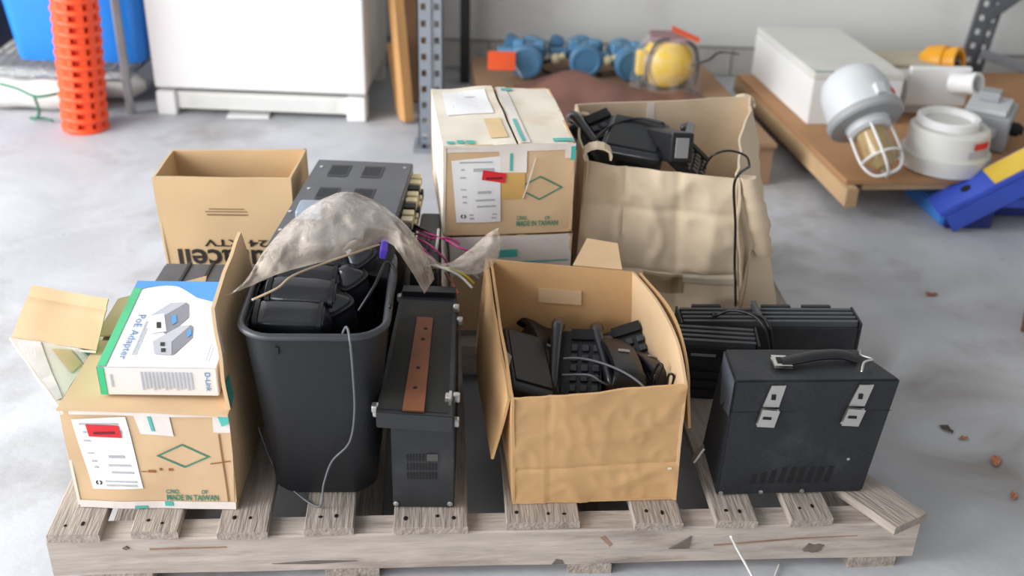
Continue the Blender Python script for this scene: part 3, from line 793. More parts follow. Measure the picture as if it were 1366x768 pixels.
# plastic bags
def patch(name, rows, material, parent=None, sub=8, wr=.006, freq=35., seed=0., across=3.5):
    """draped film: smooth sheet with folds that run from the gathered side to the hem"""
    g = [catmull(r_, sub) for r_ in rows]
    cols = list(zip(*g)); full = [catmull(list(c_), sub) for c_ in cols]
    nu, nv = len(full), len(full[0]); verts = []
    for i in range(nu):
        for j in range(nv):
            p = full[i][j]; u, v = i/(nu-1), j/(nv-1)
            w_ = u*across+.5*noise.noise(Vector((u*3+seed, v*2.2, 1)))
            fold = 1-abs(2*((w_*3) % 1)-1); q = Vector((u*9+seed, v*4, 0))
            cr = 1-abs(noise.noise(q*1.7))*3
            e = wr*(1.3*fold*noise.noise(q)*1.5+.9*cr)
            verts.append(p+Vector((.25*e, -.75*e, .6*e)))
    faces = [(i*nv+j, (i+1)*nv+j, (i+1)*nv+j+1, i*nv+j+1) for i in range(nu-1) for j in range(nv-1)]
    return build(name, verts, faces, material, parent, smooth=True)
bag = thing('plastic_bag', 'crumpled translucent plastic bag draped over the waste bin', 'bag')
rows = [[P(296, 396, .432), P(328, 384, .415), P(376, 364, .425), P(430, 350, .425), P(478, 338, .42), P(514, 322, .42), P(536, 344, .41), P(566, 392, .34)],
        [P(316, 388, .428), P(338, 362, .425), P(372, 326, .45), P(425, 306, .465), P(470, 300, .465), P(518, 302, .448), P(547, 330, .42), P(570, 386, .34)],
        [P(336, 370, .425), P(352, 335, .43), P(388, 296, .455), P(430, 270, .475), P(468, 262, .475), P(512, 280, .46), P(552, 320, .42), P(575, 378, .34)],
        [P(345, 360, .41), P(366, 326, .415), P(398, 288, .435), P(438, 262, .45), P(470, 257, .455), P(512, 276, .44), P(556, 318, .405), P(580, 372, .33)]]
patch('film', rows, m_bag, bag, wr=.0045)
tube('bag_hem', [P(336, 400, .42), P(370, 384, .43), P(390, 368, .435), P(430, 352, .43), P(470, 338, .43), P(506, 326, .425)], .0016, mat('bag_hem', (190, 166, 138), .4), bag)
bag2 = thing('plastic_bag', 'twisted brownish plastic bag lying from the waste bin to the carton stack', 'bag')
rows = [[P(548, 322, .36), P(572, 340, .345), P(592, 352, .335), P(622, 336, .335), P(650, 312, .345), P(664, 304, .35)],
        [P(550, 338, .36), P(573, 349, .35), P(593, 356, .345), P(626, 350, .35), P(652, 332, .35), P(668, 320, .345)],
        [P(552, 350, .34), P(574, 355, .34), P(594, 361, .335), P(630, 366, .33), P(652, 358, .325), P(664, 344, .325)]]
patch('film', rows, m_bag, bag2, wr=.004, seed=5)

# coloured wires
def wire(name, label, pts, r_, m_):
    tag(tube(name, pts, r_, m_), label, 'wire', 'loose coloured wires by the carton stack')
wire('wire', 'uppermost pink wire from amplifier terminals to carton stack', [P(556, 306, .30), P(575, 313, .31), P(595, 320, .30), P(612, 330, .30), P(632, 336, .29)], .0018, m_pink)
wire('wire', 'second pink wire from amplifier terminals, crossing the white wire', [P(556, 312, .30), P(578, 318, .305), P(600, 318, .30), P(614, 326, .29)], .0018, m_pink)
wire('wire', 'third pink wire hanging down from the amplifier terminals', [P(556, 318, .30), P(575, 328, .305), P(590, 342, .29), P(598, 352, .27)], .0018, m_pink)
wire('wire', 'lowest pink wire hanging beside the plastic bag', [P(554, 322, .30), P(568, 335, .30), P(584, 352, .28)], .0018, m_pink)
wire('wire', 'short pink wire on top of the transformer end', [P(594, 364, .25), P(606, 382, .262), P(612, 392, .26)], .0018, mat('red_wire', (190, 80, 90), .4))
wire('wire', 'yellow wire curving under the plastic bag to the open box', [P(556, 362, .27), P(575, 357, .285), P(600, 358, .295), P(620, 367, .285), P(632, 378, .27)], .0022, m_yel)
wire('wire', 'white wire curving under the plastic bag beside the yellow one', [P(552, 358, .27), P(575, 354, .29), P(598, 360, .297), P(616, 370, .285), P(630, 384, .27)], .0022, m_whw)
wire('wire', 'short white wire standing between black cabinet and carton stack', [P(580, 342, .28), P(583, 325, .30), P(585, 306, .31)], .0028, m_whw)
wire('wire', 'grey wire beside the yellow wire near the open box', [P(600, 355, .30), P(622, 360, .29), P(640, 372, .28)], .0025, m_cableg)
wire('wire', 'thick black wire from the amplifier terminals into the plastic bag', [P(545, 300, .30), P(560, 304, .31), P(572, 311, .30), P(580, 322, .28)], .003, m_cable)

# ------------------------------------------------------------------ transformer with copper strip
o = thing('transformer', 'black metal transformer box with copper strip along its lid', 'transformer')
x0, x1, y0, y1, zt = -.160, -.073, 1.232, 1.545, .245
hexa('housing', [V3(x0, y0, DZ+.001), V3(x1, y0+.003, DZ+.001), V3(x1-.012, y1, DZ+.001), V3(x0-.012, y1, DZ+.001)],
     [V3(x0, y0, zt), V3(x1, y0+.003, zt), V3(x1-.012, y1, zt), V3(x0-.012, y1, zt)], m_metal, o, bevel=.0015)
lb = [V3(-.178, 1.222, .241), V3(-.073, 1.215, .241), V3(-.088, 1.555, .241), V3(-.178, 1.560, .241)]
lid = hexa('lid', lb, [zed(p, .268) for p in lb], m_metal, o, bevel=.0015)
lp = Panel(*[zed(p, .268) for p in lb])
mdust = mat('dusty_black', (40, 38, 36), .75, var=.2, vscale=14, stain=(70, 62, 52), sscale=8, samt=.4)
lp.rect('lid_mat', .06, .02, .93, .90, mdust, o, n=3, off=.0004)
cs = lp.decal('copper_strip', [(.34, .01), (.62, .01), (.62, .74), (.36, .74)], m_copper, o, n=4, off=.0015, thick=.002)
for (u, v) in ((.47, .17), (.48, .32), (.50, .55), (.52, .64)):
    lathe('hole', [(.003, 0), (.003, .0006), (0, .0006)], m_dark, o, seg=8, loc=lp.pt(u, v, .0036))
fr_ = Panel(V3(x0, y0, DZ+.001), V3(x1, y0+.003, DZ+.001), V3(x1, y0+.003, zt), V3(x0, y0, zt))
for j in range(3):
    for i in range(10):
        u = .24+i*.05
        if i in (6, 7, 8) and j == 0 and True:
            pass
        fr_.rect('vent_slot', u, .345+.105*j, u+.026, .425+.105*j, m_dark, o, n=1, off=.0004)
fr_.rect('vent_plate', .56, .56, .74, .64, mat('tape_grey', (74, 72, 68), .6), o, n=1, off=.001)
for u in (.05, .93): lathe('screw', [(.004, 0), (.004, .0015), (0, .003)], m_steel, o, seg=10, loc=fr_.pt(u, .05, .0), rot=(math.pi/2, 0, 0))
for (x, y, z) in ((-.181, 1.24, .262), (-.181, 1.25, .248), (-.082, 1.255, .271), (-.072, 1.27, .262), (-.072, 1.25, .235), (-.086, 1.50, .271), (-.079, 1.48, .26), (-.178, 1.545, .262)):
    b_ = box('wing_bolt', (x, y, z), (.010, .012, .012), m_steel, o, bevel=.003)
box('latch_strap', (-.0795, 1.25, .255), (.004, .02, .05), m_steel, o, bevel=.001)
box('lid_end', (-.132, 1.548, .272), (.085, .02, .012), m_black, o, bevel=.001)

# ------------------------------------------------------------------ desk phones
def desk_phone(label, group, grp_tag=True):
    t = thing('desk_phone', label, 'phone', group=group)
    w, d = .085, .12
    hexa('phone_body', [(-w/2, -d/2, 0), (w/2, -d/2, 0), (w/2, d/2, 0), (-w/2, d/2, 0)],
         [(-w/2+.003, -d/2+.003, .016), (w/2-.003, -d/2+.003, .016), (w/2-.003, d/2-.003, .036), (-w/2+.003, d/2-.003, .036)], m_black, t, bevel=.004)
    sl = math.atan2(.02, d-.006); k0 = None
    for i in range(3):
        for j in range(5):
            x = -.002+i*.017; y = -.045+j*.017; z = .0175+(y+d/2)*.02/(d-.006)
            if k0 is None: k0 = box('key', (x, y, z), (.011, .011, .005), m_key, t, bevel=.002, rot=(sl, 0, 0))
            else:
                c = k0.copy(); COL.objects.link(c); c.location = (x, y, z)
    box('display', (.015, .046, .0375), (.045, .018, .003), m_dark, t, rot=(sl, 0, 0))
    pts = [V3(-.028, -.058, .030), V3(-.028, -.052, .041), V3(-.028, -.03, .046), V3(-.028, .02, .055), V3(-.028, .045, .057), V3(-.028, .058, .046)]
    pp = catmull(pts, 5); rr_ = [.0115-.0035*math.sin(math.pi*i/(len(pp)-1)) for i in range(len(pp))]
    vv_, ff_ = tube_data(pp, rr_, 10); build('handset', vv_, ff_, m_gloss, t, smooth=True)
    return t
R_ = lambda *a: [math.radians(x) for x in a]
G1 = 'desk phones in the open brown box'
ph = desk_phone('black desk phone with rows of keys in the middle of the open brown box', G1)
ph.location = P(768, 498, .165); ph.rotation_euler = R_(18, -4, -6); ph.scale = (1.05,)*3
dup(ph, P(838, 492, .165), R_(12, -20, 4), 'black desk phone at the right of the open brown box', 1.05)
dup(ph, P(800, 520, .13), R_(30, 6, -60), 'black desk phone lying across the front of the open brown box', 1.0)
dup(ph, P(868, 505, .15), R_(0, -60, 5), 'black desk phone upright against the right wall of the open brown box', 1.0)
def handset(label, p, rot, s=1.):
    t = thing('phone_handset', label, 'handset', p, rot, group='handsets in the open brown box'); t.scale = (s,)*3
    pp = catmull([V3(0, -.085, -.016), V3(0, -.078, -.002), V3(0, -.045, .008), V3(0, 0, .012), V3(0, .045, .008), V3(0, .078, -.002), V3(0, .085, -.016)], 4)
    rings = []
    for i, q in enumerate(pp):
        u = i/(len(pp)-1); wd = .024 if .2 < u < .8 else .027; th = .009
        rings.append([q+Vector((wd*math.copysign(abs(math.cos(a))**.6, math.cos(a)), 0, th*math.copysign(abs(math.sin(a))**.6, math.sin(a)))) for a in [2*math.pi*k/14 for k in range(14)]])
    loft('handset_body', rings, m_black, t)
    box('latch', (0, -.02, .0215), (.018, .007, .002), m_grey, t)
    return t
handset('matt black handset leaning at the right in the open brown box', P(826, 478, .215), R_(-12, 8, 6), .95)
handset('dark handset against the right wall of the open brown box', P(858, 488, .20), R_(-20, 26, 16), .9)
G5 = 'black base units lying in boxes'
def base_unit(label, p, rot, s=(.075, .13, .05)):
    t = thing('base_unit', label, 'device', p, rot, group=G5)
    box('unit_body', (0, 0, 0), s, m_black, t, bevel=.012, seg=4, smooth=True)
    box('unit_lid', (0, .004, s[2]/2), (s[0]*.82, s[1]*.8, .006), m_black, t, bevel=.002)
    box('unit_port', (0, -s[1]/2, 0), (s[0]*.4, .002, s[2]*.3), m_dark, t)
    return t
base_unit('dark rounded unit at the left of the open brown box', P(696, 500, .19), R_(8, 22, 10), (.075, .15, .06))
base_unit('dark unit under the handset at the back left of the open box', P(722, 478, .165), R_(18, 30, 20), (.06, .11, .05))
handset('dark handset standing at the back left of the open brown box', P(722, 462, .19), R_(14, 34, 24), .75)
tag(box('paper_tag', P(675, 482, .24), (.016, .03, .0015), m_grey, rot=R_(40, 50, 20)), 'small pale grey tag among the phones at left of open box', 'tag')
GC = 'cords among the phones'
tag(tube('loose_cord', [P(752, 478, .222), P(775, 478, .232), P(805, 485, .24), P(835, 498, .24), P(858, 515, .235), P(864, 530, .22)], .0020, m_cableg), 'grey cord arching over the phones in the open brown box', 'cord', GC)
tag(tube('loose_cord', [P(750, 500, .215), P(785, 500, .228), P(800, 508, .225), P(812, 514, .215)], .0018, m_cableg), 'short grey cord in front of the keypad in the open brown box', 'cord', GC)
tag(tube('loose_cord', [P(868, 505, .22), P(878, 486, .25), P(884, 490, .25), P(876, 512, .22), P(888, 518, .22), P(892, 500, .255), P(899, 502, .255), P(895, 522, .22)], .0020, m_cable), 'black looped cord at the right corner of the open brown box', 'cord', GC)

# ------------------------------------------------------------------ open brown box
o = thing('cardboard_box', 'open brown cardboard box full of black desk phones, flaps folded out', 'box')
FL, FR, BR, BL = V3(.010, 1.247, DZ+.001), V3(.247, 1.268, DZ+.001), V3(.205, 1.59, DZ+.001), V3(-.03, 1.575, DZ+.001)
fl, fr, br, bl = P(683, 535, .283), P(917, 513, .293), P(846, 362, .29), P(652, 345, .295)
po = Panel(FL, FR, fr, fl, amp=.004, freq=10, seed=21, ridge=.0022, rfreq=16, creases=(('v', .34, .018, .003), ('u', .22, .015, .002), ('v', .66, .012, .0015)))
po.mesh('front_wall', m_cardi, o, nu=56, nv=48)
for a, b, c, d in ((.02, .27, .98, .34), (.0, .60, .5, .64)): pass
Panel(FR, BR, br, fr, amp=.003, freq=8, seed=3, bulge=-.020).mesh('side_wall', m_card, o)
pbk = Panel(BR, BL, bl, br, amp=.003, freq=8, seed=4); pbk.mesh('back_wall', m_cardi, o)
Panel(BL, FL, fl, bl, amp=.003, freq=8, seed=5, bulge=.006).mesh('side_wall', m_cardi, o)
Panel(FL, BL, BR, FR).mesh('bottom', m_cardi, o, nu=4, nv=4)
# hand hold flap folded inward on the back wall
Panel(*[pbk.pt(u, v, -.0045) for u, v in ((.36, .68), (.66, .68), (.66, .80), (.36, .80))][::1]).mesh('hand_hold', m_card, o, thick=.004, nu=4, nv=2)
# outer flaps
Panel(PY(634, 470, 1.56), PY(654, 612, 1.262), fl+V3(-.006, .006, 0), bl+V3(-.006, 0, 0), amp=.004, freq=9, seed=8).mesh('side_flap', m_cardi, o)
Panel(V3(.262, 1.30, .20), V3(.228, 1.575, .20), br+V3(.012, 0, -.002), fr+V3(.008, .02, -.006), amp=.003, seed=6, bulge=-.020).mesh('side_flap', m_cardi, o)
q0, q1 = br.lerp(bl, .30), br.lerp(bl, .04)
t0, t1 = PY(783, 318, 1.69), PY(824, 324, 1.68)
Panel(bl.lerp(br, .58)+V3(0, .004, 0), bl.lerp(br, .92)+V3(0, .004, 0), t1, t0, amp=.002).mesh('back_flap', m_card, o)
crk = mat('dark_slit', (70, 48, 30), .9)
po.rect('tear', .93, .28, .955, .298, m_whitecard, o, n=1)

# ------------------------------------------------------------------ big beige box
o = thing('battered_box', 'big battered beige cardboard box holding black phones', 'box')
FL, FR, BR, BL = V3(.112, 1.80, DZ+.001), V3(.425, 1.80, DZ+.001), V3(.535, 2.16, DZ+.001), V3(.10, 2.14, DZ+.001)
fl, fr, br, bl = P(781, 216, .392), P(984, 240, .385), P(1003, 128, .40), P(767, 139, .40)
pB = Panel(FL, FR, fr, fl, amp=.012, freq=8, seed=31, ridge=.009, rfreq=7, creases=(('v', .74, .03, .004), ('v', .32, .025, .004), ('u', .27, .03, .004), ('u', .62, .04, .003)))
pB.mesh('front_wall', m_beige, o, nu=48, nv=44)
for (u0, u1) in ((.02, .30), (.27, .50), (.52, .60)):
    pass
pB.rect('worn_patch', .42, .17, .66, .31, mat('worn_brown', (150, 128, 98), .8), o, off=.0012, n=10)
pB.rect('tape', .66, .255, .99, .33, mat('old_tape', (204, 190, 168), .4), o, off=.0014, n=12)
Panel(FR, BR, br, fr, amp=.010, freq=9, seed=32, bulge=.02, ridge=.008).mesh('side_wall', m_beige, o, nu=16, nv=16)
pbb = Panel(BR, BL, bl, br, amp=.006, freq=8, seed=33, ridge=.004); pbb.mesh('back_wall', m_beige, o, nu=18, nv=14)
Panel(*[pbb.pt(u, v, -.005) for u, v in ((.60, .5), (.56, .5), (.56, .99), (.60, .99))]).mesh('tape', m_tape, o, thick=.002, nu=2)
Panel(BL, FL, fl, bl, amp=.01, freq=8, seed=34).mesh('side_wall', m_beige, o, nu=14, nv=14)
Panel(FL, BL, BR, FR).mesh('bottom', m_beige, o, nu=4, nv=4)
# torn front right corner, rolled outward
rings = []
for k in range(15):
    t = k/14; u, v_ = 988+16*math.sin(t*1.2)+6*t, 236+104*t
    c = PY(u+10, v_, 1.775+.04*t); rad = .0165*(.6+.6*math.sin(math.pi*(.15+.7*t)))*(1+.25*noise.noise(V3(t*9, 0, 2)))
    rings.append([c+Vector((rad*math.cos(a)*(1+.25*noise.noise(Vector((t*6, a, 3)))), rad*.8*math.sin(a), rad*.25*noise.noise(Vector((a*2, t*4, 1))))) for a in [2*math.pi*i/14 for i in range(14)]])
loft('torn_corner', rings, m_beige, o)
Panel(V3(.432, 1.806, DZ+.002), P(1037, 413, DZ+.004), PY(1026, 335, 1.87), PY(1002, 335, 1.80), amp=.006, freq=12, seed=40).mesh('torn_flap', m_beige, o)
# curled scraps on the rim
for (u, v_, y, s) in ((797, 205, 1.80, .016), (993, 137, 2.20, .014), (778, 158, 2.08, .010)):
    c = PY(u, v_, y)
    pts = [c+V3(s*1.4*math.cos(a), 0, s*.9*math.sin(a)) for a in [math.pi*1.3*i/8-.4 for i in range(9)]]
    verts, faces = [], []
    for p in pts:
        for dy, dr in ((-s, 0), (s, 0), (s, .003), (-s, .003)):
            q = p+(p-c).normalized()*dr; verts.append((q.x, q.y+dy, q.z))
    for i in range(8):
        for k in range(4): faces.append((i*4+k, i*4+(k+1) % 4, i*4+4+(k+1) % 4, i*4+4+k))
    faces += [(0, 1, 2, 3), (32, 33, 34, 35)]
    build('curled_scrap', verts, faces, m_beige, o)
m_patch = m_beige
G2 = 'desk phones in the battered beige box'
bu = base_unit('big glossy black unit on top in the battered beige box', P(846, 196, .375), R_(16, 4, -14), (.115, .115, .055))
for ch in bu.children:
    if ch.name.startswith('unit_body'): ch.data.materials[0] = m_gloss
for (p, ro, s, lb) in ((P(905, 222, .335), (-12, 40, -14), 1.1, 'black desk phone on its side right of the ribbed device in the beige box'),
                       (P(806, 200, .345), (14, -16, 24), 1.1, 'black desk phone at the left of the battered beige box')):
    d = dup(ph, p, R_(*ro), lb, s); d['group'] = G2
g_ = thing('ribbed_device', 'black ribbed device with grey label beside the phones in the beige box', 'device')
gc = P(886, 192, .39)
bd_ = box('device_body', gc, (.045, .13, .055), m_black, g_, bevel=.004, rot=R_(-14, 8, 22))
for i in range(7):
    rb = box('rib', (.024, -.05+i*.017, 0), (.006, .007, .05), m_metal, bd_, bevel=.001)
lbm = box('label', (-.002, -.066, .0), (.026, .002, .036), m_grey, bd_)
tag(tube('loose_cord', [P(790, 190, .40), P(815, 168, .41), P(850, 158, .42), P(885, 164, .42)], .0025, m_cable), 'black cord arching over phones in the battered beige box', 'cord', GC)
tag(tube('loose_cord', [P(938, 226, .36), P(950, 208, .40), P(972, 201, .41), P(995, 208, .40), P(1000, 222, .37)], .0020, m_cable), 'thin black cord looping at the right of the battered beige box', 'cord', GC)
cdp = [P(1000, 222, .385), PY(986, 232, 1.77), PY(979, 250, 1.765), PY(981, 300, 1.775), PY(980, 350, 1.78), PY(981, 385, 1.77), P(979, 414, .115), P(960, 411, .18), P(952, 422, .215), P(975, 414, .235), P(1003, 420, .24), P(1020, 438, .23), P(1026, 470, .19)]
tag(tube('power_cord', cdp, .0024, m_cable), 'black cord hanging down the front of the battered beige box', 'cord', GC)

# ------------------------------------------------------------------ finned amplifiers behind the black case
def finned(name, label, x0, x1, y0, y1, z0, z1, nf, yaw=0, extra=True):
    t = thing(name, label, 'amplifier', ((x0+x1)/2, (y0+y1)/2, z0), (0, 0, yaw)); w, d, h = x1-x0, y1-y0, z1-z0
    box('chassis', (0, 0, (h-.010)/2), (w, d, h-.010), m_metal, t, bevel=.002)
    f0 = None
    for i in range(nf):
        y = -d/2+d*(i+.5)/nf
        if f0 is None: f0 = box('fin', (0, y, h-.005), (w-.004, d/nf*.5, .011), m_amp2, t, bevel=.001)
        else:
            c = f0.copy(); COL.objects.link(c); c.location = (0, y, h-.005)
    box('end_plate', (-w/2-.002, 0, h/2), (.004, d+.004, h), m_metal, t, bevel=.001)
    box('end_plate', (w/2+.002, 0, h/2), (.004, d+.004, h), m_metal, t, bevel=.001)
    return t
m_amp2 = mat('fin_aluminium', (84, 86, 90), .45, .3, var=.1)
A_ = finned('finned_amplifier', 'long black finned amplifier behind the black carrying case', .285, .584, 1.602, 1.655, DZ+.001, .203, 4, yaw=.05)
B_ = finned('finned_amplifier', 'short black finned amplifier with yellow mark, between open box and black case', .27, .400, 1.528, 1.584, DZ+.001, .205, 4, yaw=-.06)
box('bracket', (-.02, .0, .112), (.008, .06, .012), m_amp2, A_, bevel=.001)
for x in (-.1, .02, .09): box('tab', (x, .030, .104), (.05, .008, .008), m_metal, A_, bevel=.001)
box('brand_strip', (-.02, -.0285, .085), (.04, .002, .004), m_grey, B_)
box('yellow_mark', (.028, -.0285, .087), (.008, .002, .008), mat('mark_yellow', (150, 146, 50), .5), B_)
for i in range(3): box('front_rib', (0, -.029, .02+i*.018), (.11, .003, .004), m_dark, B_)
tag(tube('power_cord', [P(1000, 418, .225), P(1018, 424, .235), P(1027, 440, .225), P(1030, 465, .18)], .0035, m_cable), 'thick black cable lying across the finned amplifiers', 'cable')

# ------------------------------------------------------------------ black carrying case
o = thing('carrying_case', 'black hard carrying case with two steel latches and a top handle', 'case')
f0, f1 = P(955, 661, DZ+.001), P(1150, 656, DZ+.001)
t0, t1 = P(981, 508, .288), P(1203, 506, .29)
tb0, tb1 = P(966, 465, .278), P(1143, 465, .280)
bb0, bb1 = V3(f0.x-.004, 1.40, DZ+.001), V3(f1.x-.012, 1.415, DZ+.001)
hexa('case_body', [f0, f1, bb1, bb0], [t0, t1, tb1, tb0], m_case, o, bevel=.003)
cf = Panel(f0, f1, t1, t0); ct = Panel(t0, t1, tb1, tb0); cl_ = Panel(bb0, f0, t0, tb0)
cf.bars('lid_seam', [(.0, .735, 1.0, .742)], m_dark, o, off=.0006)
for u in (.215, .745):
    lat = cf.decal('latch_plate', [(u-.025, .785), (u+.075, .785), (u+.092, .965), (u+.005, .965)], m_steel, o, n=2, off=.001, thick=.002)
    c = cf.pt(u+.03, .87, .0034); box('latch_keyhole', c, (.006, .002, .008), m_dark, o)
    lat2 = cf.decal('latch_hasp', [(u-.045, .635), (u+.065, .625), (u+.08, .765), (u-.03, .78)], m_steel, o, n=2, off=.003, thick=.005)
    cf.decal('latch_loop', [(u-.02, .70), (u+.035, .695), (u+.035, .715), (u-.015, .72)], m_dark, o, n=1, off=.0086)
for i in range(9):
    u = .21+i*.062; cf.decal('vent_slot', [(u, .105), (u+.036, .105), (u+.046, .25), (u+.012, .25)], m_dark, o, n=1, off=.0005)
for u in (.03, .30, .58): lathe('rivet', [(.0035, 0), (.0035, .001), (0, .002)], m_steel, o, seg=8, loc=cf.pt(u, .025), rot=(math.pi/2, 0, 0))
lathe('rivet', [(.0025, 0), (.0025, .001), (0, .002)], m_steel, o, seg=8, loc=cf.pt(.83, .31), rot=(math.pi/2, 0, 0))
cl_.decal('corner_plate', [(.42, .62), (.99, .70), (.99, .99), (.05, .99)], m_corner, o, n=2, off=.0006)
# handle
hp = [ct.pt(.33, .42, .006), ct.pt(.42, .46, .009), ct.pt(.60, .56, .011), ct.pt(.76, .60, .010), ct.pt(.86, .56, .005)]
pp = catmull(hp, 6); rings = []
for q in pp: rings.append([q+Vector((0, .011*math.cos(a), .0055*math.sin(a))) for a in [2*math.pi*k/10 for k in range(10)]])
hd = loft('handle', rings, m_black, o)
ct.decal('buckle', [(.27, .30), (.385, .28), (.39, .62), (.29, .64)], m_steel, o, n=1, off=.004, thick=.004)
ct.decal('buckle_slot', [(.30, .38), (.365, .37), (.368, .54), (.31, .55)], m_dark, o, n=1, off=.0088)
tube('handle_clip', [ct.pt(.80, .18, .003), ct.pt(.84, .30, .012), ct.pt(.92, .40, .012), ct.pt(.91, .62, .008), ct.pt(.98, .86, .004)], .0018, m_steel, o)
box('side_catch', P(932, 605, .14), (.004, .012, .03), m_steel, o, bevel=.001, rot=R_(0, 25, 0))

# ------------------------------------------------------------------ white straps from the pallet
tag(tube('packing_strap', [P(974, 711, .083)+V3(0, -.006, 0), P(985, 735, .055), P(1003, 768, .02), P(1016, 800, .003)], .0022, m_whw, seg=5), 'white strap hanging from the pallet front between two deck boards', 'strap')
tag(tube('packing_strap', [P(1040, 752, .004), P(1034, 768, .004), P(1024, 800, .003)], .0018, m_whw, seg=5), 'short white strap end on the floor under the pallet front', 'strap')

# dry leaves on the floor
for i, (u, v_, s) in enumerate(((1242, 393, .012), (1328, 615, .014), (1262, 572, .012), (1285, 585, .008), (1352, 662, .009))):
    c = P(u, v_, .001); verts = [(0, 0, .001)]; k = 9
    for j in range(k):
        a = 2*math.pi*j/k; rr_ = s*(.55+.45*abs(math.cos(a*1.5+i)))
        verts.append((rr_*1.4*math.cos(a), rr_*.7*math.sin(a), .001+.003*(j % 2)))
    faces = [(0, 1+j, 1+(j+1) % k) for j in range(k)]
    lb = ['reddish dry leaf scrap on the floor right of the finned amplifier', 'largest dry leaf scrap on the floor at the right edge', 'dark leaf scrap on the floor right of the carrying case',
          'tiny leaf crumb beside the dark scrap on the floor', 'lowest leaf scrap on the floor at the right edge'][i]
    tag(build('leaf_scrap', verts, faces, m_leaf if i != 2 else mat('dark_leaf', (70, 62, 56), .8), loc=c, rot=(0, 0, i*1.1)), lb, 'leaf', 'leaf scraps on the floor')

# ================================================================== background
# freezer
o = thing('refrigerator', 'tall white refrigerator against the back wall', 'refrigerator', (-.736, 3.04, 0), (0, 0, math.radians(-1.5)))
W_ = .605
box('cabinet', (0, .25, .80), (W_, .40, 1.44), m_white2, o, bevel=.004)
box('door', (0, .03, .815), (W_+.004, .06, 1.47), m_white, o, bevel=.008, seg=3)
box('kick_plate', (0, .022, .043), (W_-.05, .03, .05), m_white2, o, bevel=.003)
for i in range(3): box('grille_slot', (.0, .006, .032+i*.010), (.42, .003, .003), m_lgrey, o)
box('foot', (-W_/2+.028, .02, .036), (.056, .055, .072), m_white, o, bevel=.008, seg=3)
box('foot', (W_/2-.028, .02, .036), (.056, .055, .072), m_white, o, bevel=.008, seg=3)
box('foot', (-W_/2+.03, .40, .04), (.05, .05, .08), m_white2, o); box('foot', (W_/2-.03, .40, .04), (.05, .05, .08), m_white2, o)
tag(box('paper_scrap', (P(333, 154, .0)+V3(0, -.004, .004)), (.12, .05, .006), m_white, bevel=.001, rot=(0, 0, .05)), 'white scrap of card on the floor under the refrigerator', 'card')
# leaning planks
def slab(name, label, cat, p0, p1, w, t, m, grp=None, yawn=0):
    p0, p1 = Vector(p0), Vector(p1); d = (p1-p0); L_ = d.length
    ob = box(name, (p0+p1)/2, (w, t, L_), m, bevel=.002)
    ob.rotation_euler = d.to_track_quat('Z', 'Y').to_euler()
    return tag(ob, label, cat, grp)
slab('plank', 'long light wooden plank leaning beside the white refrigerator', 'plank', (-.318, 3.035, .008), (-.402, 3.20, .95), .03, .05, m_plank)
slab('plank', 'short light wooden board standing at the foot of the long plank', 'plank', (-.330, 3.10, .003), (-.362, 3.16, .20), .045, .02, m_plank)
slab('plank', 'brown plank leaning on the wall behind the perforated post', 'plank', (-.30, 3.22, .004), (-.36, 3.50, 1.1), .06, .02, m_oldply)
# perforated posts
def post(name, label, x, y, h, m, w=.066, rot=0., lean=0., d=.055):
    t = thing(name, label, 'post', (x, y, 0), (0, lean, rot))
    xs = [-w/2, -w*.36, -w*.16, w*.16, w*.36, w/2]; verts, faces, zs = [], [], [.012]
    step = .044; z = .03
    while z < h-.05:
        zs += [z, z+.017]; z += step
    zs.append(h)
    for z in zs:
        for x_ in xs: verts.append((x_, 0, z))
    n = len(xs)
    for j in range(len(zs)-1):
        for i in range(n-1):
            if j % 2 == 1 and i in (1, 3): continue
            faces.append((j*n+i, j*n+i+1, (j+1)*n+i+1, (j+1)*n+i))
    me = bpy.data.meshes.new('face_plate'); me.from_pydata(verts, [], faces); me.materials.append(m)
    fo = link('face_plate', me, t); so = fo.modifiers.new('thickness', 'SOLIDIFY'); so.thickness = .003; so.offset = -1 if True else 1
    box('side_flange', (-w/2+.0015, d/2, h/2+.006), (.003, d, h-.012), m, t); box('side_flange', (w/2-.0015, d/2, h/2+.006), (.003, d, h-.012), m, t)
    box('center_rib', (0, -.002, h/2+.006), (.006, .004, h-.012), m, t)
    box('foot_plate', (0, d/2-.01, .006), (w+.03, d+.035, .012), m, t, bevel=.002)
    for sx in (-1, 1): lathe('bolt', [(.006, 0), (.006, .008), (0, .008)], m_dark, t, seg=6, loc=(sx*.018, -.016, .012))
    return t
post('rack_post', 'light grey perforated rack post standing left of the carton stack', -.232, 2.835, 1.8, m_galv)
p2_ = post('rack_post', 'dark grey perforated rack post with diagonal braces, far right', 1.41, 3.40, 1.8, m_dgalv, rot=-.25, lean=math.radians(5), d=.06)
tag(box('rack_rear_post', (-.170, 3.42, .9), (.03, .03, 1.8), mat('black_steel', (40, 40, 42), .5), bevel=.002), 'thin black rear post behind the light grey rack post', 'post')
br1 = slab('diagonal_brace', 'dark brace rising to the right from the far right post', 'brace', (1.425, 3.39, .26), (1.80, 3.34, .62), .012, .03, m_dgalv)
br2 = slab('diagonal_brace', 'grey brace sloping down to the right from the far right post', 'brace', (1.43, 3.38, .155), (1.90, 3.33, -.0+.02), .012, .03, m_galv)
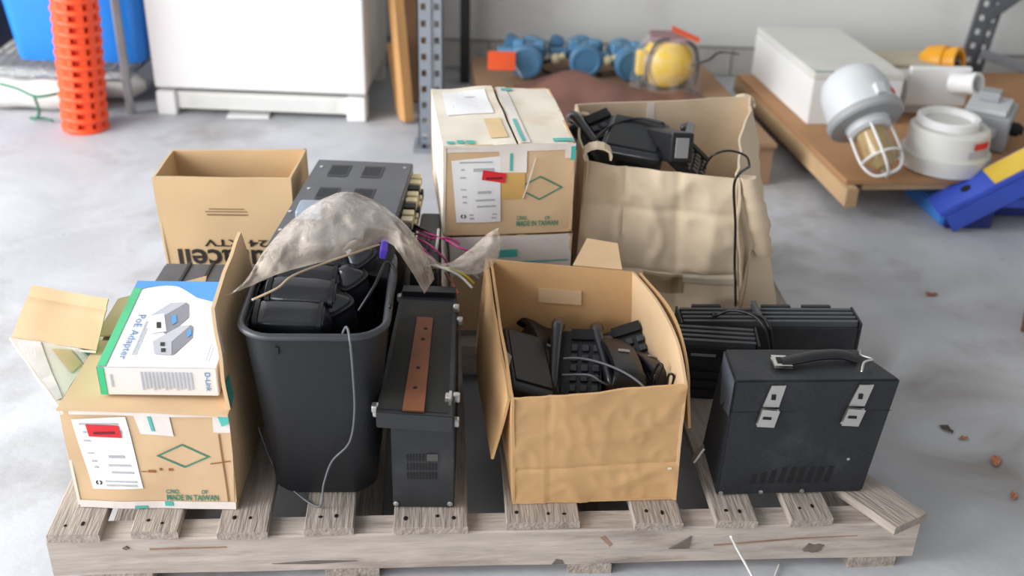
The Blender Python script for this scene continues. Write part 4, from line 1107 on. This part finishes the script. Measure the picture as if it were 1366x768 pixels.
# wire shelf, tote, bundle
o = thing('wire_shelf', 'chrome wire shelving unit at the far left', 'shelf', (0, 0, 0))
SZ, SY0, SY1, SX0, SX1 = .128, 3.045, 3.45, -1.95, -1.118
for (x, y) in ((SX1, SY0), (SX1, SY1), (SX0, SY0), (SX0, SY1)):
    lathe('post', [(.0125, 0), (.0125, 1.7)], m_wire, o, seg=12, loc=(x, y, 0))
for z in (SZ, SZ-.03):
    tube('rail', [V3(SX0, SY0, z), V3(SX1, SY0, z)], .004, m_wire, o, smooth_path=False)
    tube('rail', [V3(SX1, SY0, z), V3(SX1, SY1, z)], .004, m_wire, o, smooth_path=False)
    tube('rail', [V3(SX0, SY1, z), V3(SX1, SY1, z)], .004, m_wire, o, smooth_path=False)
tube('truss_wire', [V3(SX0+(SX1-SX0)*i/28, SY0, SZ-.002-.026*(i % 2)) for i in range(29)], .0025, m_wire, o, smooth_path=False)
tube('truss_wire', [V3(SX1, SY0+(SY1-SY0)*i/14, SZ-.002-.026*(i % 2)) for i in range(15)], .0025, m_wire, o, smooth_path=False)
w0 = None
for i in range(28):
    x = SX0+.02+(SX1-SX0-.03)*i/27
    if w0 is None: w0 = tube('shelf_wire', [V3(0, SY0, SZ+.003), V3(0, SY1, SZ+.003)], .002, m_wire, o, smooth_path=False); w0.location.x = x
    else:
        c = w0.copy(); COL.objects.link(c); c.location.x = x
def tote(name, label, cx, cy, w, d, h, m):
    t = thing(name, label, 'tote', (cx, cy, SZ+.0065))
    rg = [rrect(0, 0, w*.84, d*.84, .03, 0), rrect(0, 0, w*.86, d*.86, .035, .012), rrect(0, 0, w*.97, d*.97, .04, h*.88), rrect(0, 0, w*.96, d*.96, .04, h), rrect(0, 0, w*.93, d*.93, .04, h), rrect(0, 0, w*.82, d*.82, .03, .01)]
    loft('tote_body', rg, m, t)
    rg = [rrect(0, 0, w*.965, d*.965, .04, h*.86), rrect(0, 0, w*1.03, d*1.03, .045, h*.87), rrect(0, 0, w*1.03, d*1.03, .045, h*1.0), rrect(0, 0, w*.955, d*.955, .04, h*1.005)]
    loft('rim', rg, m, t, caps=(False, False))
    return t
tote('storage_tote', 'blue plastic storage tote on the wire shelf', -1.262, 3.235, .43, .33, .30, m_blue)
tote('storage_tote', 'dark purple storage tote at the left edge on the wire shelf', -1.70, 3.235, .38, .33, .30, mat('purple_tote', (58, 60, 92), .4))
o = thing('foam_bundle', 'white rolled bundle tied with green cord under the wire shelf', 'bundle')
for (y, z, x0_, x1_, rad, s) in ((3.06, .052, -1.62, -1.20, .05, 0), (3.16, .05, -1.6, -1.10, .048, 3)):
    rings = []
    for i in range(15):
        t = i/14; x = x0_+(x1_-x0_)*t
        k = (.35 if i in (0, 14) else .85 if i in (1, 13) else 1)
        rings.append([V3(x, y+rad*k*math.cos(a)*(1+.18*noise.noise(V3(t*7+s, a*1.2, 0))), z+rad*k*.9*math.sin(a)*(1+.18*noise.noise(V3(t*7+s, a*1.2, 5)))) for a in [2*math.pi*j/14 for j in range(14)]])
    loft('roll', rings, m_white2, o)
tube('green_cord', [P(0, 112, .105), P(22, 118, .108), P(45, 128, .10), P(60, 128, .10), P(80, 124, .10)], .004, m_green, o)
tube('green_cord', [P(45, 128, .10), P(50, 140, .07), P(52, 152, .03), P(46, 160, .01)], .004, m_green, o)
tube('green_cord', [P(40, 158, .012), P(58, 158, .012), P(70, 161, .01)], .004, m_green, o)

# orange fence roll
o = thing('safety_fence', 'upright roll of orange plastic safety fence by the wire shelf', 'fence roll', (P(110, 180, 0).x-.01, P(110, 180, 0).y+.055, 0), (0, math.radians(4.2), 0))
lathe('roll_core', [(.044, 0), (.044, 1.2)], m_orange2, o, seg=24)
ring = [V3(.056*math.cos(a), .056*math.sin(a), 0) for a in [2*math.pi*i/36 for i in range(36)]]
v, f_ = tube_data(ring, .0085, 6, closed=True); r0_ = build('strand', v, f_, m_orange, o, smooth=True); r0_.location.z = .008
for i in range(1, 40):
    c = r0_.copy(); COL.objects.link(c); c.location = (rng.uniform(-.001, .001), rng.uniform(-.001, .001), .008+i*.03)
s0 = None
for i, a in enumerate([0, 22, 44, 66, 130, 152, 175, 200, 222, 232, 240, 262, 300, 330]):
    a = math.radians(a); wv = .009 if i not in (9, 10) else .016
    c = box('upright_strip', (.0545*math.cos(a), .0545*math.sin(a), .6), (.010, wv*1.9, 1.2), m_orange, o, rot=(0, 0, a))

# second pallet: brown board, red-brown sheet, blue transmitters, yellow light
o = thing('low_pallet', 'low pallet topped with brown board behind the cartons', 'pallet')
c4 = [V3(-.145, 3.305, 0), V3(.56, 3.30, 0), V3(.66, 2.64, 0), V3(-.075, 2.63, 0)]
c4 = [c4[3], c4[2], c4[1], c4[0]]
hexa('top_board', [zed(p, .110) for p in c4], [zed(p, .120) for p in c4], m_oldply, o, bevel=.001)
for t in (.03, .48, .93):
    a, b = c4[0].lerp(c4[3], t), c4[1].lerp(c4[2], t); a2_, b2_ = c4[0].lerp(c4[3], t+.06), c4[1].lerp(c4[2], t+.06)
    hexa('bearer', [zed(p, .0) for p in (a, b, b2_, a2_)], [zed(p, .1095) for p in (a, b, b2_, a2_)], m_oldply, o)
# sheet
verts, faces = [], []; nx, ny = 34, 24
for j in range(ny+1):
    for i in range(nx+1):
        u, v_ = i/nx, j/ny; x = -.01+.52*u+.06*(1-v_); y = 2.68+.36*v_
        e = min(u, 1-u, v_, 1-v_); h = .004+.012*(noise.noise(V3(x*14, y*14, 3))+.5)*sm(e*8)
        h += .055*math.exp(-((x-.14)/.10)**2-((y-2.97)/.09)**2)+.02*math.exp(-((x-.32)/.1)**2-((y-2.9)/.08)**2)
        x += .02*noise.noise(V3(v_*5, u*2, 1)); y += .02*noise.noise(V3(u*5, v_*2, 7))
        verts.append((x, y, .1205+max(.001, h)*sm(e*14+.05)))
faces = [(j*(nx+1)+i, j*(nx+1)+i+1, (j+1)*(nx+1)+i+1, (j+1)*(nx+1)+i) for j in range(ny) for i in range(nx)]
sh = build('crumpled_sheet', verts, faces, m_tarp, smooth=True); so = sh.modifiers.new('thickness', 'SOLIDIFY'); so.thickness = .003; so.offset = 1
tag(sh, 'crumpled red-brown sheet lying on the board in front of blue transmitters', 'sheet')
G3 = 'blue transmitters on the low pallet'
def transmitter(label):
    t = thing('pressure_transmitter', label, 'transmitter', group=G3)
    R0 = (math.pi/2, 0, 0)
    lathe('housing', [(.036, -.05), (.041, -.04), (.041, .03), (.044, .032), (.044, .04)], m_tblue, t, seg=28, loc=(0, 0, .05), rot=R0)
    cp = lathe('cover', [(.047, .040), (.048, .044), (.048, .056), (.043, .060), (.036, .0605), (.034, .058), (0, .058)], m_tblue2, t, seg=28, loc=(0, 0, .05), rot=R0)
    lathe('rear_cover', [(.042, -.075), (.044, -.072), (.044, -.052), (.036, -.05)], m_tblue, t, seg=28, loc=(0, 0, .05), rot=R0)
    box('conduit_boss', (-.030, .01, .082), (.03, .04, .03), m_tblue, t, bevel=.006, seg=3)
    box('conduit_boss', (.030, .01, .082), (.03, .04, .03), m_tblue, t, bevel=.006, seg=3)
    lathe('neck', [(.016, 0), (.016, .05)], m_tblue, t, seg=16, loc=(-.045, .03, .05), rot=(0, -math.pi/2, 0))
    lathe('sensor_head', [(.0, 0), (.028, 0), (.03, .006), (.03, .03), (.024, .034), (0, .034)], m_tblue2, t, seg=20, loc=(-.055, .10, .048), rot=(0, math.radians(-70), 0))
    return t
tr0 = transmitter('blue round transmitter with orange tag, leftmost of three'); tr0.location = V3(.028, 3.145, .123); tr0.rotation_euler = R_(0, 0, -8)
dup(tr0, V3(.188, 3.165, .123), R_(0, 0, 5), 'blue round transmitter in the middle of three')
dup(tr0, V3(.312, 3.145, .123), R_(0, 0, 12), 'blue round transmitter beside the yellow light')
for x, lb in ((.095, 'pale connector left of the middle blue transmitter'), (.245, 'pale connector right of the middle blue transmitter')):
    t = thing('cable_connector', lb, 'connector', (x, 3.13, .17)); lathe('sleeve', [(.012, 0), (.015, .004), (.015, .02), (.010, .022), (.010, .04)], m_brass, t, seg=10, rot=(0, 1.2, 0))
    lathe('stem', [(.006, -.04), (.006, 0)], m_cable, t, seg=8, rot=(0, 1.2, 0))
    tube('lead', [V3(-.03, 0, -.02), V3(-.02, .02, -.04), V3(0, .03, -.049)], .004, m_cable, t)
o = thing('hanging_tag', 'bright orange tag on the leftmost blue transmitter', 'tag')
c = PY(669, 81, 3.06); box('card', c, (.078, .002, .052), m_tag, o, rot=R_(-8, 0, 0))
tube('tie_wire', [c+V3(.036, 0, -.01), c+V3(.052, .0, -.035), c+V3(.06, .01, -.052)], .002, m_whw, o)
# yellow light in bag
yb = P(888, 122, .123)
o = thing('yellow_lamp', 'yellow plastic lamp wrapped in a clear bag on the low pallet', 'lamp', (yb.x, yb.y+.03, .1225))
rings = []
for i in range(11):
    t = i/10; rad = .078*math.sin(math.pi*(.16+.70*t))**.7
    rings.append([V3(rad*math.cos(a)*.98, rad*.8*math.sin(a), .016+.125*t) for a in [2*math.pi*j/24 for j in range(24)]])
loft('lamp_body', rings, m_yellow, o)
box('base', (0, 0, .007), (.15, .09, .014), mat('dark_base', (70, 58, 34), .5), o, bevel=.004)
box('side_ear', (-.075, -.02, .08), (.03, .03, .07), m_yellow, o, bevel=.01, seg=3)
tube('strap', [V3(.075, -.03, .02), V3(.084, -.02, .07), V3(.07, -.02, .125), V3(.03, -.02, .15)], .007, mat('dark_brown', (60, 44, 34), .5), o)
tube('strap', [V3(-.055, -.05, .02), V3(-.062, -.05, .08), V3(-.04, -.04, .14), V3(.0, -.03, .152)], .005, mat('dark_brown', (60, 44, 34), .5), o)
box('top_cap', (-.005, 0, .148), (.10, .07, .02), mat('mauve_cap', (146, 112, 116), .5), o, bevel=.006)
box('tag_card', (.04, -.03, .165), (.085, .024, .002), m_tag, o, rot=R_(20, 22, 0))
rows = []
for k, (rr_, z) in enumerate(((.105, .004), (.10, .05), (.095, .11), (.06, .155))):
    rows.append([V3(rr_*math.cos(a), rr_*.75*math.sin(a)-.005, z) for a in [math.pi*1.02+math.pi*.96*i/5 for i in range(6)]])
patch('bag_film', rows, m_bag2, o, wr=.006, sub=4)
tag(tube('wall_cable', [P(920, 88, .20), P(945, 80, .22), P(960, 70, .25), P(985, 72, .22)], .003, m_cable), 'thin black cable behind the yellow lamp', 'cable')
tag(tube('wall_cable', [V3(-.13, 3.53, .55), V3(-.10, 3.52, .33), V3(-.06, 3.5, .25), V3(-.01, 3.52, .35), V3(-.05, 3.53, .6)], .004, m_cableg), 'grey cable hanging on the wall right of the rack post', 'cable')

# third pallet
o = thing('low_pallet', 'low pallet with light brown board carrying white lamps and boxes', 'pallet')
q = [V3(.796, 2.47, 0), V3(1.75, 2.56, 0), V3(1.65, 3.38, 0), V3(.665, 3.27, 0)]
m_ply = mat('light_ply', (178, 132, 92), .75, var=.1, vscale=6, stain=(140, 100, 70), sscale=5, samt=.3)
hexa('top_board', [zed(p, .088) for p in q], [zed(p, .100) for p in q], m_ply, o, bevel=.001)
m_plyedge = mat('board_edge', (196, 162, 122), .8, var=.1)
def bearer(a, b, w, z0, z1, m):
    d = (b-a).normalized(); n = Vector((-d.y, d.x, 0))*w
    hexa('bearer', [zed(p, z0) for p in (a, b, b+n, a+n)], [zed(p, z1) for p in (a, b, b+n, a+n)], m, o, bevel=.002)
bearer(zed(q[3], 0)+V3(-.004, .02, 0), zed(q[0], 0)+V3(-.004, -.03, 0), .03, .040, .0875, m_plyedge)
bearer(V3(.84, 2.485, 0), V3(1.74, 2.57, 0), .025, .068, .0875, m_plyedge)
bearer(V3(1.25, 2.55, 0), V3(1.18, 3.25, 0), .04, .0, .0875, m_oldply)
bearer(V3(.80, 2.95, 0), V3(.76, 3.2, 0), .05, .0, .0275, m_oldply)
bearer(V3(1.68, 2.7, 0), V3(1.6, 3.3, 0), .04, .0, .0875, m_oldply)
for (x, y) in ((.83, 2.68), (.79, 2.9), (.75, 3.12)): box('nail_plate', (x-.045, y, .06), (.004, .02, .02), m_dgalv, o)
# white steel box
o = thing('white_enclosure', 'white steel enclosure box lying on the light brown pallet', 'enclosure')
e0, e3 = P(1076, 166, .1005), P(1002, 98, .1005)
g0 = P(1089, 102, .24); g1 = P(1196, 104, .24); g3 = P(1012, 50, .24)
wv = V3(.245, .02, 0)
b4_ = [e0, e0+wv, e3+wv, e3]; t4_ = [zed(e0, .243), zed(e0+wv, .243), zed(e3+wv, .243), zed(e3, .243)]
hexa('enclosure_body', b4_, [p-V3(0, 0, .02) for p in t4_], m_white, o, bevel=.002)
ex = V3(.004, .004, 0)
hexa('cover', [p-V3(0, 0, .0195) for p in t4_], t4_, m_white2, o, bevel=.003)
Panel(*t4_).bars('small_print', [(.02, .02, .35, .035)], m_teal, o, off=.001)
# caged lamp
lp_c = P(1152, 154, .225)
o = thing('caged_lamp', 'grey explosion-proof lamp with amber glass and white wire cage', 'lamp', lp_c, (math.radians(128), math.radians(0), math.radians(20)))
o.scale = (.88, .88, .95)
lathe('lamp_housing', [(0, -.13), (.05, -.128), (.078, -.11), (.094, -.075), (.098, -.03), (.098, -.002), (.104, .0)], m_lgrey, o, seg=36)
lathe('flange', [(.104, .0), (.106, .004), (.106, .018), (.100, .024), (.07, .026), (.062, .026)], m_mgrey, o, seg=36)
lathe('collar', [(.062, .026), (.060, .045), (.050, .052), (.04, .052)], m_lgrey, o, seg=28)
lathe('glass_globe', [(.040, .052), (.043, .10), (.038, .135), (.020, .152), (0, .155)], m_amber, o, seg=24)
for a in range(4):
    an = a*math.pi/2+.5
    pts = [V3(.055*math.cos(an), .055*math.sin(an), .045), V3(.055*math.cos(an), .055*math.sin(an), .125), V3(.035*math.cos(an), .035*math.sin(an), .165), V3(0, 0, .172)]
    tube('cage_bar', pts, .0042, m_white, o, n=4)
v, f_ = tube_data([V3(.054*math.cos(a), .054*math.sin(a), .128) for a in [2*math.pi*i/24 for i in range(24)]], .0035, 6, closed=True); build('cage_ring', v, f_, m_white, o, smooth=True)
box('hinge', (.0, .10, -.02), (.03, .02, .03), m_lgrey, o, bevel=.004); box('red_tag', (.055, .082, -.02), (.02, .002, .014), m_red, o, rot=(0, 0, -.6))
# white bracket with conduit stub
cb = P(1228, 160, .101)
o = thing('junction_bracket', 'white junction bracket with open conduit stub behind the white cylinder', 'bracket', (cb.x+.02, cb.y+.05, .1005), (0, 0, .06))
box('bracket_body', (0, .05, .05), (.15, .10, .10), m_white2, o, bevel=.006)
box('face_plate', (.02, -.012, .085), (.17, .02, .11), m_white, o, bevel=.005)
lathe('conduit_stub', [(.028, 0), (.028, .06), (.031, .062), (.031, .075), (.022, .075), (.022, .03), (0, .03)], m_white, o, seg=24, loc=(.058, -.02, .095), rot=R_(75, 0, 35))
lathe('bore', [(.0215, 0), (.0215, .002), (0, .002)], m_dark, o, seg=20, loc=(.058+.02, -.05, .105), rot=R_(75, 0, 35))
# yellow socket
cs_ = P(1240, 108, .101)
o = thing('orange_socket', 'orange-yellow plastic socket cap near the back wall', 'socket', (cs_.x+.01, cs_.y-.02, .165), R_(78, 0, 48))
lathe('socket_body', [(.0, -.06), (.03, -.055), (.048, -.035), (.052, -.005), (.050, .02), (.042, .025), (.042, .032), (.046, .036), (.046, .06), (.034, .06), (.032, .03), (0, .03)], m_yor, o, seg=28)
lathe('socket_core', [(.022, .028), (.022, .052), (.016, .054), (0, .054)], m_dark, o, seg=20)
for a in range(3): lathe('contact', [(.004, .05), (.004, .058), (0, .058)], m_steel, o, seg=8, loc=(.011*math.cos(a*2.1), .011*math.sin(a*2.1), 0))
# beige open case behind
o = thing('beige_case', 'beige open case with dark interior behind the orange socket', 'case', (P(1195, 100, .1005).x, 3.25, .1005), (0, 0, .05))
box('case_base', (0, 0, .03), (.17, .14, .06), mat('beige_paint', (206, 196, 176), .5), o, bevel=.004)
box('case_opening', (0, -.066, .032), (.14, .012, .034), m_dark, o)
box('case_lid', (0, .0, .067), (.18, .15, .012), mat('beige_paint2', (196, 186, 164), .5), o, bevel=.003)
# white cylinder
cc = P(1262, 238, .1005)
o = thing('white_fixture', 'white round fixture with red label at the pallet front', 'fixture', (cc.x+.02, cc.y+.09, .1005))
lathe('fixture_body', [(.100, 0), (.106, .004), (.106, .042), (.100, .046), (.098, .05), (.095, .098), (.089, .104), (.070, .106), (.070, .11)], m_white2, o, seg=40)
lathe('top_ring', [(.072, .106), (.076, .108), (.076, .122), (.070, .126), (.060, .124), (.058, .110), (0, .108)], m_white, o, seg=36, loc=(-.006, .006, 0))
box('clip', (.055, -.035, .115), (.014, .018, .02), m_mgrey, o, bevel=.003)
def curved_label(nm, a0_, a1_, z0, z1, rad, m):
    verts, faces = [], []
    for i in range(9):
        a = math.radians(a0_+(a1_-a0_)*i/8)
        for z in (z0, z1):
            for rr_ in (rad, rad+.0012): verts.append((rr_*math.cos(a), rr_*math.sin(a), z))
    for i in range(8):
        k = i*4; faces += [(k, k+4, k+6, k+2), (k+1, k+3, k+7, k+5), (k, k+1, k+5, k+4), (k+2, k+6, k+7, k+3)]
    build(nm, verts, faces, m, o)
curved_label('red_label', -72, -44, .074, .090, .0980, m_red); curved_label('grey_label', -78, -42, .053, .070, .0985, m_pgrey2)
# grey junction box, beige box
cj = P(1312, 205, .1005)
o = thing('junction_box', 'grey cast junction box right of the white fixture', 'junction box', (cj.x+.035, cj.y+.10, .1005), (0, 0, -.5))
box('box_body', (0, 0, .045), (.12, .16, .09), m_mgrey, o, bevel=.008, seg=3); box('box_lid', (-.005, 0, .096), (.10, .13, .012), m_lgrey, o, bevel=.003)
lathe('knob', [(.014, 0), (.014, .008), (0, .010)], m_lgrey, o, seg=14, loc=(.02, -.081, .05), rot=(math.pi/2, 0, 0))
box('raised_block', (-.01, .03, .114), (.05, .05, .024), m_mgrey, o, bevel=.003)
lathe('gland', [(.018, 0), (.018, .02), (.012, .022), (.012, .03)], m_dark, o, seg=14, loc=(.06, -.02, .05), rot=(0, math.pi/2, 0))
o = thing('beige_unit', 'cream coloured unit at the right edge behind the blue jack', 'unit', (1.44, 2.80, .1005), (0, 0, -.2))
box('unit_body', (0, 0, .05), (.14, .14, .10), mat('cream_paint', (222, 216, 200), .5), o, bevel=.008, seg=3)
box('unit_cap', (0, 0, .105), (.11, .11, .012), mat('cream_paint', (222, 216, 200), .5), o, bevel=.003); box('unit_face', (-.02, -.071, .05), (.07, .004, .05), m_lgrey, o)

# blue pallet jack nose
o = thing('blue_jack', 'blue steel jack leg with yellow stripe at the right edge', 'jack')
n0 = P(1222, 258, .008); n1 = P(1256, 302, .001)
a_, b_ = V3(1.035, 2.42, 0), V3(1.01, 2.59, 0)
hexa('nose_plate', [V3(1.03, 2.44, .0), V3(1.07, 2.44, .0), V3(1.06, 2.66, .0), V3(1.0, 2.64, .0)],
     [V3(1.035, 2.445, .035), V3(1.075, 2.45, .05), V3(1.065, 2.65, .06), V3(1.005, 2.635, .035)], m_jblue2, o, bevel=.004)
hexa('wheel_box', [V3(1.035, 2.425, .0), V3(1.15, 2.43, .0), V3(1.145, 2.48, .0), V3(1.035, 2.475, .0)],
     [V3(1.045, 2.425, .045), V3(1.15, 2.43, .05), V3(1.145, 2.48, .05), V3(1.045, 2.475, .045)], mat('jack_dark_blue', (34, 48, 120), .45), o, bevel=.003)
s0_, s1_ = V3(1.030, 2.455, .046), V3(1.37, 2.455, .275)
up = (s1_-s0_).normalized().cross(V3(0, 1, 0)).normalized()*-1
if up.z < 0: up = -up
def beam(nm, t0_, t1_, w, th, m, lift=0., y=0.):
    p0, p1 = s0_.lerp(s1_, t0_), s0_.lerp(s1_, t1_); n = up
    qs = []
    for p in (p0, p1):
        qs.append([p+V3(0, y-w/2, 0)+n*lift, p+V3(0, y+w/2, 0)+n*lift])
    b4_ = [qs[0][0], qs[1][0], qs[1][1], qs[0][1]]
    return hexa(nm, b4_, [v_+n*th for v_ in b4_], m, o, bevel=.002)
beam('sloping_leg', -.04, 1.3, .10, .012, m_jblue); beam('leg_flange', -.02, 1.3, .008, .05, m_jblue, lift=-.05, y=-.046); beam('leg_flange', -.02, 1.3, .008, .05, m_jblue, lift=-.05, y=.046)
beam('yellow_stripe', .30, 1.2, .085, .0015, m_jyel, lift=.0122)
lathe('pivot_hole', [(.012, 0), (.012, .002), (0, .002)], m_dark, o, seg=14, loc=s0_.lerp(s1_, .16)+up*.0125, rot=up.to_track_quat('Z', 'Y').to_euler())
hexa('cross_bar', [V3(1.14, 2.43, .055), V3(1.65, 2.43, .055), V3(1.65, 2.485, .055), V3(1.14, 2.485, .055)], [V3(1.15, 2.435, .085), V3(1.65, 2.435, .085), V3(1.65, 2.48, .085), V3(1.15, 2.48, .085)], m_jblue, o, bevel=.006)
hexa('lower_fork', [V3(1.17, 2.50, .003), V3(1.65, 2.50, .003), V3(1.65, 2.58, .003), V3(1.17, 2.58, .003)], [V3(1.17, 2.50, .045), V3(1.65, 2.50, .045), V3(1.65, 2.58, .045), V3(1.17, 2.58, .045)], mat('jack_dark_blue', (34, 48, 120), .45), o, bevel=.004)
# wooden block corner at right edge
o = thing('wood_crate', 'brown wooden pallet corner at the right edge of the floor', 'pallet', (1.03, 1.945, 0), (0, 0, -.45))
box('block', (.04, .05, .042), (.075, .10, .084), mat('red_brown_wood', (120, 82, 60), .8, var=.15, vscale=14), o, bevel=.003)
box('deck_board', (.11, .05, .094), (.22, .085, .018), m_plank, o, bevel=.002, rot=(0, 0, .12))
box('bottom_board', (.14, -.03, .012), (.24, .08, .022), mat('red_brown_wood', (120, 82, 60), .8), o, bevel=.002)

# ------------------------------------------------------------------ pieces that belong to a part rather than to the whole thing
def centre(o):
    vs_ = o.data.vertices; k = max(1, len(vs_)//40); c = Vector(); n = 0
    for i in range(0, len(vs_), k): c += vs_[i].co; n += 1
    return o.matrix_basis @ (c/n)
SUB = {'label_print': 'label', 'round_mark': 'label', 'sticker_print': 'sticker', 'vent_slots': 'vent_panel', 'buckle_slot': 'buckle', 'latch_keyhole': 'latch_plate',
       'latch_loop': 'latch_hasp', 'hole': 'copper_strip', 'vent_plate': 'housing', 'vent_slot': ('housing', 'case_body'), 'grille_slot': 'kick_plate', 'tape_print': 'tape',
       'socket_core': 'socket_body', 'contact': 'socket_body', 'bore': 'conduit_stub', 'case_opening': 'case_base', 'red_tag': 'lamp_housing', 'hinge': 'lamp_housing',
       'cage_ring': 'flange', 'red_label': 'fixture_body', 'grey_label': 'fixture_body', 'knob': 'box_body', 'lid_mat': 'lid', 'yellow_stripe': 'sloping_leg', 'pivot_hole': 'sloping_leg',
       'front_rib': 'chassis', 'brand_strip': 'chassis', 'yellow_mark': 'chassis', 'terminal': 'chassis', 'worn_patch': 'front_wall', 'rust_mark': 'front_wall', 'tear': 'front_wall',
       'diamond_print': 'front_wall', 'bolt': 'foot_plate', 'hand_hold': 'back_wall', 'inner_seam': 'back_wall', 'corner_plate': 'case_body', 'lid_seam': 'case_body', 'rivet': 'case_body'}
base_name = lambda o: o.name.split('.')[0]
for root in [o for o in scene.objects if o.parent is None and o.children]:
    kids = list(root.children)
    for ch in kids:
        want = SUB.get(base_name(ch))
        if not want or ch.type != 'MESH' or ch.children: continue
        want = (want,) if isinstance(want, str) else want
        opts = [k for k in kids if base_name(k) in want and k is not ch and k.type == 'MESH']
        if not opts: continue
        c = centre(ch); par = min(opts, key=lambda k: (centre(k)-c).length)
        ch.parent = par; ch.matrix_basis = par.matrix_basis.inverted() @ ch.matrix_basis
